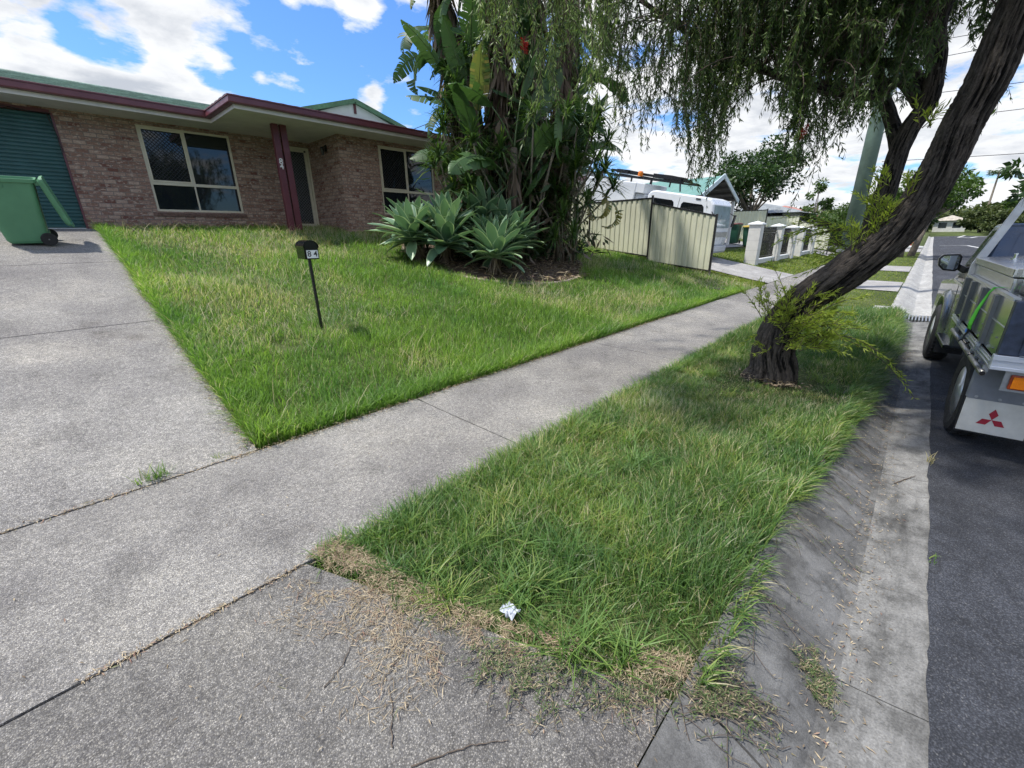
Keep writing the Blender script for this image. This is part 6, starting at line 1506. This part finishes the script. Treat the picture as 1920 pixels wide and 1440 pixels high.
AG = [(6.15, 8.75, .80, .10, 'pale green agave rosette at the left end of the bed below the window'), (6.55, 8.25, .86, .0, 'large grey green agave rosette, second from the left in the front row'), (6.95, 7.05, .84, .0, 'grey green agave rosette lowest and nearest the lawn at the front of the bed'),
      (7.75, 8.15, .86, .50, 'tall agave rosette raised behind the front row in the middle'), (8.02, 7.3, .78, .10, 'bluish agave rosette with narrow upright leaves at the right of the bed'), (7.55, 7.75, .70, .08, 'smaller agave rosette wedged between the front and the tall one'),
      (6.4, 9.3, .72, .12, 'half hidden agave rosette behind the leftmost front one'), (7.1, 8.85, .66, .12, 'yellow green agave rosette behind the second front one'),
      (6.85, 8.55, .82, .22, 'upright agave rosette squeezed between the second front one and the raised one'), (7.42, 7.40, .72, .04, 'low agave rosette just right of the one nearest the lawn'), (7.95, 7.75, .78, .24, 'agave rosette with splayed leaves right below the raised one'), (8.45, 7.75, .7, .1, 'shaded agave rosette at the far right end against the dragon plants')]
for k, (x, y, R, lift, lab) in enumerate(AG):
    z = float(bed_z(np.array(x), np.array(y)))-.04; t = thing('agave', (x, y, z), lab, 'agave', 'agaves in the garden bed', (rad(rng.normal(0, 5)), rad(rng.normal(-4, 5)), rng.uniform(0, 6)))
    v, lp, st, a = agave_mesh(100+k, R*1.16*rng.uniform(.9, 1.08), 38); v[:, 2] += lift; np_mesh('rosette', v, lp, st, M_agave, t, a, smooth=True)
    b = MB(); b.tube([(0, 0, -.05), (.01, .01, .2+lift), (0, 0, .40+lift)], [.07, .07, .05], 9); b.build('stem', M_agstem, t)
    g = np.random.default_rng(k); q, a = dead_skirt(80, .06, .12+lift*.5, .38+lift, .16, .40, .02, .05, g, .7); quads_obj('dead_skirt', q, M_dead, a, t, world=False)
# giant bird of paradise
M_pad = leaf_mat('bird of paradise leaf', [(0, (.034, .072, .026)), (.5, (.062, .125, .042)), (.85, (.105, .185, .06)), (.93, (.24, .22, .06)), (1, (.36, .29, .12))], .30, .46, spec=.4)
def paddle(g, P0, az, L, Wd, el, droop, ragged, tone, acc, stalk):
    """a big paddle leaf: stalk, midrib, and strips of blade with torn gaps"""
    vs, lp, st, at_ = acc; d = np.array([math.cos(az), math.sin(az), 0]); s0 = np.array([-math.sin(az), math.cos(az), 0]); roll = g.normal(0, .5)
    pos = np.array(P0, float); e = el; SL = L*g.uniform(.6, 1.0); pts = [pos.copy()]
    for i in range(5): pos = pos+np.array([d[0]*math.cos(e), d[1]*math.cos(e), math.sin(e)])*SL/5; e -= droop*.10; pts.append(pos.copy())
    stalk.append((pts, [.028, .024, .02, .018, .016, .014])); n = 22; mids = []; 
    for i in range(n+1):
        tn = np.array([d[0]*math.cos(e), d[1]*math.cos(e), math.sin(e)]); up = np.cross(s0, tn); up = up/np.linalg.norm(up)*np.sign(up[2]+1e-6 if abs(up[2]) > .05 else 1); mids.append((pos.copy(), tn, up)); pos = pos+tn*L/n; e -= droop*1.3/n
    for q in (-1, 1):
        sag = 0
        for i in range(n):
            t0, t1 = i/n, (i+1)/n
            def w(t): return Wd/2*np.interp(t, [0, .06, .25, .6, .85, 1], [.25, .62, 1, .95, .6, .04])
            p0, tn, up = mids[i]; p1 = mids[i+1][0]; s = s0*math.cos(roll)+up*math.sin(roll)
            if g.random() < ragged: sag = g.normal(.2, .3); gap = g.uniform(.15, .75)
            else: gap = .0
            fold = .35+sag*.8; dd = s*q*math.cos(fold)-up*math.sin(fold)*.6+tn*.30*g.uniform(.8, 1.2)
            e0 = p0+dd*w(t0); e1 = p1+dd*w(t1); e1 = e1+(e0-e1)*gap*.6; c0 = p0+(e0-p0)*.5+up*.02; c1 = p1+(e1-p1)*.5+up*.02
            b = len(vs); vs += [p0, p1, c1, c0, e1, e0]; lp += [b, b+1, b+2, b+3, b+3, b+2, b+4, b+5]; st += [len(lp)-8, len(lp)-4]; at_ += [tone, np.clip(tone+g.normal(0, .05), 0, 1)]
    # midrib
    stalk.append(([m[0] for m in mids[::3]], list(np.linspace(.013, .003, len(mids[::3])))))
M_stalk = mat('green leaf stalk', (.075, .12, .04), .5, var=.3, scale=4)
M_ptrunk = mat('ringed grey brown stem', (.13, .105, .08), .9, var=.4, scale=9, bmp=.6, bscale=25, stretch=(.4, .4, 3))
def paradise(x, y, path_top, H, lab, seed, nl, low, sk=520):
    x += .42; y -= .45; path_top = (path_top[0]+.42, path_top[1]-.45); nl = int(nl*1.7)
    g = np.random.default_rng(seed); z = float(bed_z(np.array(x), np.array(y)))-.1; t = thing('bird_of_paradise', (x, y, z), lab, 'giant bird of paradise', 'giant birds of paradise in the bed')
    top = np.array([path_top[0]-x, path_top[1]-y, H]); P = [np.array([0, 0, 0]), top*.35+np.array([.04, .0, .0]), top*.7, top]
    b = MB(); b.tube(P, [.13, .115, .10, .08], 12); b.build('trunk', M_ptrunk, t, smooth=True)
    acc = ([], [], [], []); stalk = []
    for k in range(nl):
        f = k/max(1, nl-1); h = low+(1.0-low)*f**.9; P0 = top*h; az = seed+k*PI*1.02+g.normal(0, .5); paddle(g, P0, az, g.uniform(1.0, 1.6), g.uniform(.42, .62), rad(g.uniform(35, 80) if k % 2 else g.uniform(68, 89)), g.uniform(.5, 1.7) if k % 2 else g.uniform(.15, .5), g.uniform(.15, .55) if k % 2 else g.uniform(.02, .14), np.clip(g.normal(.42, .2), 0, .9), acc, stalk)
    np_mesh('fronds', np.array(acc[0]), np.array(acc[1]), np.array(acc[2]), M_pad, t, np.array(acc[3]), smooth=False)
    b = MB()
    for p, r in stalk: b.tube(p, r, 5)
    b.build('stalk', M_stalk, t, smooth=True)
    # hanging brown skirt of dead leaves
    n = sk*2 if seed < 9 else sk; f = g.uniform(.12, .97, n); a = g.uniform(0, 2*PI, n); c = top*f[:, None]+np.column_stack([.10*np.cos(a), .10*np.sin(a), 0*a]); o = g.uniform(.05, .6, n)
    d = unit(np.column_stack([np.cos(a)*o, np.sin(a)*o, -np.ones(n)])); q = leaf_quads(c, d, unit(np.column_stack([np.cos(a), np.sin(a), 0*a])+g.normal(0, .5, (n, 3))), g.uniform(.35, 1.25, n), g.uniform(.04, .15, n)); quads_obj('dead_skirt', q, M_dead, np.clip(g.normal(.42, .25, n), 0, 1), t, world=False)
paradise(8.1, 9.5, (7.6, 10.2), 6.4, 'leftmost bird of paradise stem with a heavy brown skirt, next to the house', 3, 15, .25)
paradise(8.7, 8.9, (8.5, 9.2), 6.9, 'bird of paradise stem just right of the leftmost one, with big upright paddle leaves', 5, 17, .2)
paradise(9.3, 8.6, (9.3, 8.8), 6.6, 'middle bird of paradise stem behind the raised agave', 8, 17, .2)
paradise(9.9, 8.5, (10.3, 8.4), 7.0, 'bird of paradise stem right of the middle, almost hidden by hanging bottlebrush', 12, 16, .22)
paradise(10.4, 8.9, (11.1, 8.9), 6.2, 'rightmost bird of paradise stem beside the cream fence', 15, 14, .25)
paradise(8.9, 9.9, (8.6, 10.6), 5.2, 'rearmost bird of paradise stem close to the brick wall', 18, 13, .2)
paradise(8.1, 8.35, (8.0, 8.2), 2.6, 'young bird of paradise with upright paddle leaves just behind the raised agave', 31, 6, .2, 60)
paradise(9.6, 8.1, (9.8, 8.0), 2.9, 'young bird of paradise in the shade at the right of the bed', 37, 6, .2, 60)
paradise(7.9, 9.0, (7.5, 9.2), 4.0, 'slim bird of paradise at the left edge of the clump against the sky', 41, 8, .35, 120)
# dracaenas with sword leaf heads
M_drac = leaf_mat('dragon plant leaf', [(0, (.022, .05, .014)), (.5, (.05, .10, .024)), (.85, (.10, .17, .035)), (1, (.22, .26, .06))], .32, .35, spec=.5)
M_cane = mat('grey cane', (.22, .19, .15), .85, var=.3, scale=14, bmp=.4)
def dracaena(x, y, heads, lab, seed):
    g = np.random.default_rng(seed); z = float(bed_z(np.array(x), np.array(y)))-.1; t = thing('dragon_plant', (x, y, z), lab, 'dragon plant', 'dragon plants in the bed'); V = []; A = []; b = MB()
    for hx, hy, hz in heads:
        Hd = np.array([hx-x, hy-y, hz-z]); k = np.array([Hd[0]*.25+g.normal(0, .08), Hd[1]*.25+g.normal(0, .08), Hd[2]*.5]); b.tube([(g.normal(0, .06), g.normal(0, .06), 0), k, Hd*.8+np.array([0, 0, .02]), Hd], [.03, .025, .022, .02], 7)
        n = 62; a = g.uniform(0, 2*PI, n); e = g.uniform(-.5, 1.35, n); d = np.column_stack([np.cos(a)*np.cos(e), np.sin(a)*np.cos(e), np.sin(e)]); c = Hd+d*.02+np.column_stack([0*a, 0*a, g.uniform(-.22, .03, n)]); L = g.uniform(.38, .62, n); w = g.uniform(.030, .046, n); tone = np.clip(g.normal(.5, .2, n), 0, 1)
        s = unit(np.cross(d, np.tile([0, 0, 1.], (n, 1))+g.normal(0, .1, (n, 3)))); m1 = c+d*(L*.5)[:, None]; tip = c+d*L[:, None]-np.array([0, 0, 1])*(L*.22)[:, None]
        V.append(np.stack([c-s*w[:, None]*.35, c+s*w[:, None]*.35, m1+s*w[:, None]/2, m1-s*w[:, None]/2], 1).reshape(-1, 3)); A.append(tone)
        V.append(np.stack([m1-s*w[:, None]/2, m1+s*w[:, None]/2, tip+s*.002, tip-s*.002], 1).reshape(-1, 3)); A.append(tone)
    quads_obj('leaves', np.concatenate(V), M_drac, np.concatenate(A), t, world=False); b.build('cane', M_cane, t, smooth=True)
def heads_at(px, D, sd=(.0, .0, .0)): return [tuple(at(x, y, D=D+rng.normal(0, .35))) for x, y in px]
dracaena(7.9, 9.3, heads_at([(822, 285), (845, 320), (830, 230), (812, 300)], 11.6), 'dragon plant with grey canes leaning left in front of the right hand window', 1)
dracaena(8.3, 8.7, heads_at([(845, 130), (855, 165), (835, 200), (870, 110), (885, 75)], 11.6), 'tall dragon plant against the leftmost bird of paradise', 2)
dracaena(8.2, 8.3, heads_at([(885, 250), (905, 290), (870, 300), (850, 345), (880, 340)], 11.0), 'dragon plant with sunlit heads behind the agaves at the left', 3)
dracaena(9.2, 7.9, heads_at([(1000, 210), (1060, 205), (1040, 270), (940, 275), (965, 330)], 11.4), 'dragon plant in front of the middle bird of paradise', 4)
dracaena(10.3, 7.8, heads_at([(1110, 240), (1125, 205), (1095, 285), (1140, 260), (1085, 220), (1115, 290)], 12.2), 'spindly dragon plant reaching right against the sky', 5)
dracaena(10.5, 7.5, heads_at([(1075, 330), (1120, 335), (1150, 345), (1100, 370), (1060, 360), (1135, 310), (1080, 300)], 12.2), 'bushy dragon plant overhanging the cream fence', 6)
dracaena(9.9, 7.4, heads_at([(1040, 350), (1020, 380), (1055, 400), (1000, 350), (1075, 435), (1040, 440)], 11.8), 'low dragon plant in deep shade at the right of the bed', 7)
# yellowing frond hanging at the right
ty_ = thing('bird_of_paradise', (10.9, 7.6, .95), 'small bird of paradise shoot with a torn yellowing frond hanging by the fence', 'giant bird of paradise', 'giant birds of paradise in the bed'); acc = ([], [], [], []); stalk = []; g = np.random.default_rng(77)
paddle(g, (0, 0, 1.4), -1.7, 1.3, .42, .9, 3.1, .55, .96, acc, stalk); paddle(g, (0, 0, 1.2), -.8, 1.1, .4, .8, 2.4, .5, .93, acc, stalk); paddle(g, (0, 0, 1.0), 2.5, 1.1, .4, 1.2, 1.2, .3, .5, acc, stalk); paddle(g, (0, 0, 1.6), .3, 1.2, .4, 1.3, 1.0, .2, .4, acc, stalk)
np_mesh('fronds', np.array(acc[0]), np.array(acc[1]), np.array(acc[2]), M_pad, ty_, np.array(acc[3])); b = MB(); b.tube([(0, 0, -.1), (0, 0, 1.6)], [.06, .05], 8)
for p, r in stalk: b.tube(p, r, 5)
b.build('stalk', M_stalk, ty_, smooth=True)
# dark leafy filler low in the clump
n = 4600; hz_ = rng.random(n)**1.5*3.4; wd_ = 1.25-.15*hz_; c = np.column_stack([9.7+rng.normal(0, .95, n)*wd_, 8.6+rng.normal(0, .5, n)*wd_, 1.0+hz_]); d = unit(rand_dirs(n)+np.array([0, 0, -.2]))
o = quads_obj('undergrowth', leaf_quads(c, d, rand_dirs(n), rng.uniform(.2, .6, n), rng.uniform(.04, .13, n)), leaf_mat('clump filler leaf', [(0, (.022, .045, .018)), (.62, (.045, .085, .026)), (.75, (.10, .075, .05)), (1, (.20, .155, .115))], .2, .6), rng.random(n)); tag(o, 'tangled dark leaves and dead fronds between the stems of the clump', 'undergrowth', kind='stuff')

# ------------------------------------------------------------------ trees further off
M_lt = leaf_mat('dark broad leaf', [(0, (.016, .036, .010)), (.5, (.035, .075, .018)), (1, (.08, .14, .035))], .28, .4)
M_lt2 = leaf_mat('fresh broad leaf', [(0, (.03, .065, .012)), (.5, (.065, .125, .022)), (1, (.13, .20, .04))], .32, .5)
M_lt3 = leaf_mat('olive leaf', [(0, (.035, .055, .018)), (.5, (.075, .10, .03)), (1, (.14, .16, .055))], .28, .6)
def tree(name, lab, x, y, h, r, trunk_h, n, leaf, m, seed, cat='tree', group='trees beyond the fences', z=None, lean=(0, 0), flat=.8, clumps=26):
    g = np.random.default_rng(seed); z = float(prof(y, x))-.05 if z is None else z; t = thing(name, (x, y, z), lab, cat, group)
    cc = []; b = MB(); top = np.array([lean[0], lean[1], trunk_h]); b.tube([(0, 0, -.2), top*.5+np.array([.05, .03, 0])*h*.1, top], [h*.035, h*.028, h*.022], 9)
    ctr = np.array([lean[0]*1.4, lean[1]*1.4, trunk_h+(h-trunk_h)*.5])
    for k in range(clumps):
        d = unit(g.normal(size=3)); rr = g.uniform(.35, 1.0)**.6; c = ctr+d*np.array([r, r, (h-trunk_h)*.5*flat*1.15])*rr; cc.append(c)
        if k % 2 == 0: b.tube([top*.9, (top+c)/2+g.normal(0, .06*r, 3), c], [h*.014, h*.008, h*.003], 5, cap=False)
    b.build('trunk', mat('grey bark', (.13, .11, .09), .9, var=.3, scale=8, bmp=.4), t, smooth=True, fix=False)
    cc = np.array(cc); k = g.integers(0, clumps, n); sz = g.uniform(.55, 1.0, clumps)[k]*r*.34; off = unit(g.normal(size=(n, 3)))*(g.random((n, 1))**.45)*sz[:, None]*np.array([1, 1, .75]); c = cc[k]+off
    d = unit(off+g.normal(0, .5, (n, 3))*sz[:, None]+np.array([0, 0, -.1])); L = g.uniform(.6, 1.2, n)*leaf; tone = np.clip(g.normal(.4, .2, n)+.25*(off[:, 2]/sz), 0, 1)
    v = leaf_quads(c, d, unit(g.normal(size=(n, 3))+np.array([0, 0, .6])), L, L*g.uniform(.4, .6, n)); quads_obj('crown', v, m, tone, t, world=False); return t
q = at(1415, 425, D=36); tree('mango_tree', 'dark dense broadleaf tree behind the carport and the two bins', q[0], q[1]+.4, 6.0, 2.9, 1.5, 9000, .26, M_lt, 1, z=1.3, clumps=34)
q = at(1583, 420, D=37); tree('shrub', 'rounded bright green shrub rising over the end of the pillar fence', q[0], q[1], 3.5, 1.7, .3, 5200, .16, M_lt2, 2, cat='shrub', z=.3, clumps=26)
q = at(1540, 380, D=42); tree('young_tree', 'thin open crowned young tree in front of the red tiled roof', q[0], q[1]+.3, 4.3, 1.1, 1.2, 1400, .22, M_lt2, 3, z=.9, clumps=13)
q = at(1600, 440, D=39); tree('shrub', 'low dark hedge shrub between the last pillar and the green pole', q[0]-1, q[1]-.2, 2.3, 1.5, .2, 4200, .14, M_lt, 4, cat='shrub', z=.1, clumps=22)
tree('street_tree', 'street tree with a short thick trunk on the mown verge behind the leaning trunk', 36.5, 1.15, 5.0, 1.5, 2.0, 3000, .22, M_lt2, 5, group='street trees', z=0, clumps=26, lean=(.2, -.1))
tree('street_tree', 'slanting street tree nearest the kerb beyond the mown verge', 38.6, .72, 5.9, 1.9, 2.4, 4200, .24, M_lt2, 6, group='street trees', z=0, clumps=30, lean=(1.2, -.45))
q = at(1905, 330, D=30); tree('broadleaf_tree', 'airy large leaved tree at the right edge above the ute cab', 95, -10.8, 10.5, 5.2, 4.5, 900, 1.05, M_lt, 7, z=.3, clumps=18, flat=1.0)
for k, (x, y, h, r, m, lab) in enumerate(((142, 3.5, 5.2, 4, M_lt, 'broad dark tree left of the white far house'), (136, -7.0, 5.0, 3.2, M_lt3, 'olive bushy tree right of the white far house'), (140, -12, 6.2, 3.6, M_lt2, 'tall bright tree right of the olive one'), (128, -9, 4.0, 3.0, M_lt3, 'low spreading olive shrub by the bend in the road'), (150, -19, 7, 4.2, M_lt3, 'tree behind the pale house at the far right'), (134, -17, 5.2, 3.4, M_lt, 'dark rounded tree near the far parked car'), (152, 8, 7.5, 4.6, M_lt3, 'tree above the teal shed'), (130, 9.5, 6.5, 3.6, M_lt, 'dark tree just left of the teal shed'), (160, -28, 8.5, 5, M_lt2, 'far bright tree behind the ute window'))):
    tree('distant_tree', lab, x, y, h, r, h*.16, 3800, .62, m, 20+k, group='distant trees', clumps=24, flat=1.0)
pt = thing('palm_tree', (150, -8, 1.0), 'thin palm poking above the distant trees', 'palm', 'distant trees'); b = MB(); b.tube([(0, 0, 0), (.1, 0, 6.5), (.3, 0, 12.5)], [.25, .2, .15], 7); b.build('trunk', M_cane, pt)
n = 160; a = rng.integers(0, 9, n)*.7+rng.normal(0, .12, n); c = np.column_stack([.3+np.cos(a)*rng.uniform(0, 1.6, n), np.sin(a)*rng.uniform(0, 1.6, n), 12.5+rng.uniform(-.3, .5, n)]); d = unit(np.column_stack([np.cos(a), np.sin(a), -rng.random(n)])); quads_obj('fronds', leaf_quads(c, d, rand_dirs(n), rng.uniform(.8, 1.6, n), np.full(n, .16)), M_lt, rng.random(n), pt, world=False)
# one mass of bush closing the view
n = 16000; xx = rng.uniform(0, 1, n); ang = rad(-24)+rad(62)*xx; D = rng.uniform(175, 230, n); hh = 4.5+4*fbm(xx*22, xx*0, 3); c = np.column_stack([D*np.cos(ang), D*np.sin(ang), 1.5+rng.random(n)**.8*hh]); o = quads_obj('distant_woods', leaf_quads(c, rand_dirs(n), rand_dirs(n), rng.uniform(1.2, 2.4, n), rng.uniform(.8, 1.5, n)), M_lt3, rng.random(n)); tag(o, 'hazy line of trees closing the view', 'trees', kind='stuff')
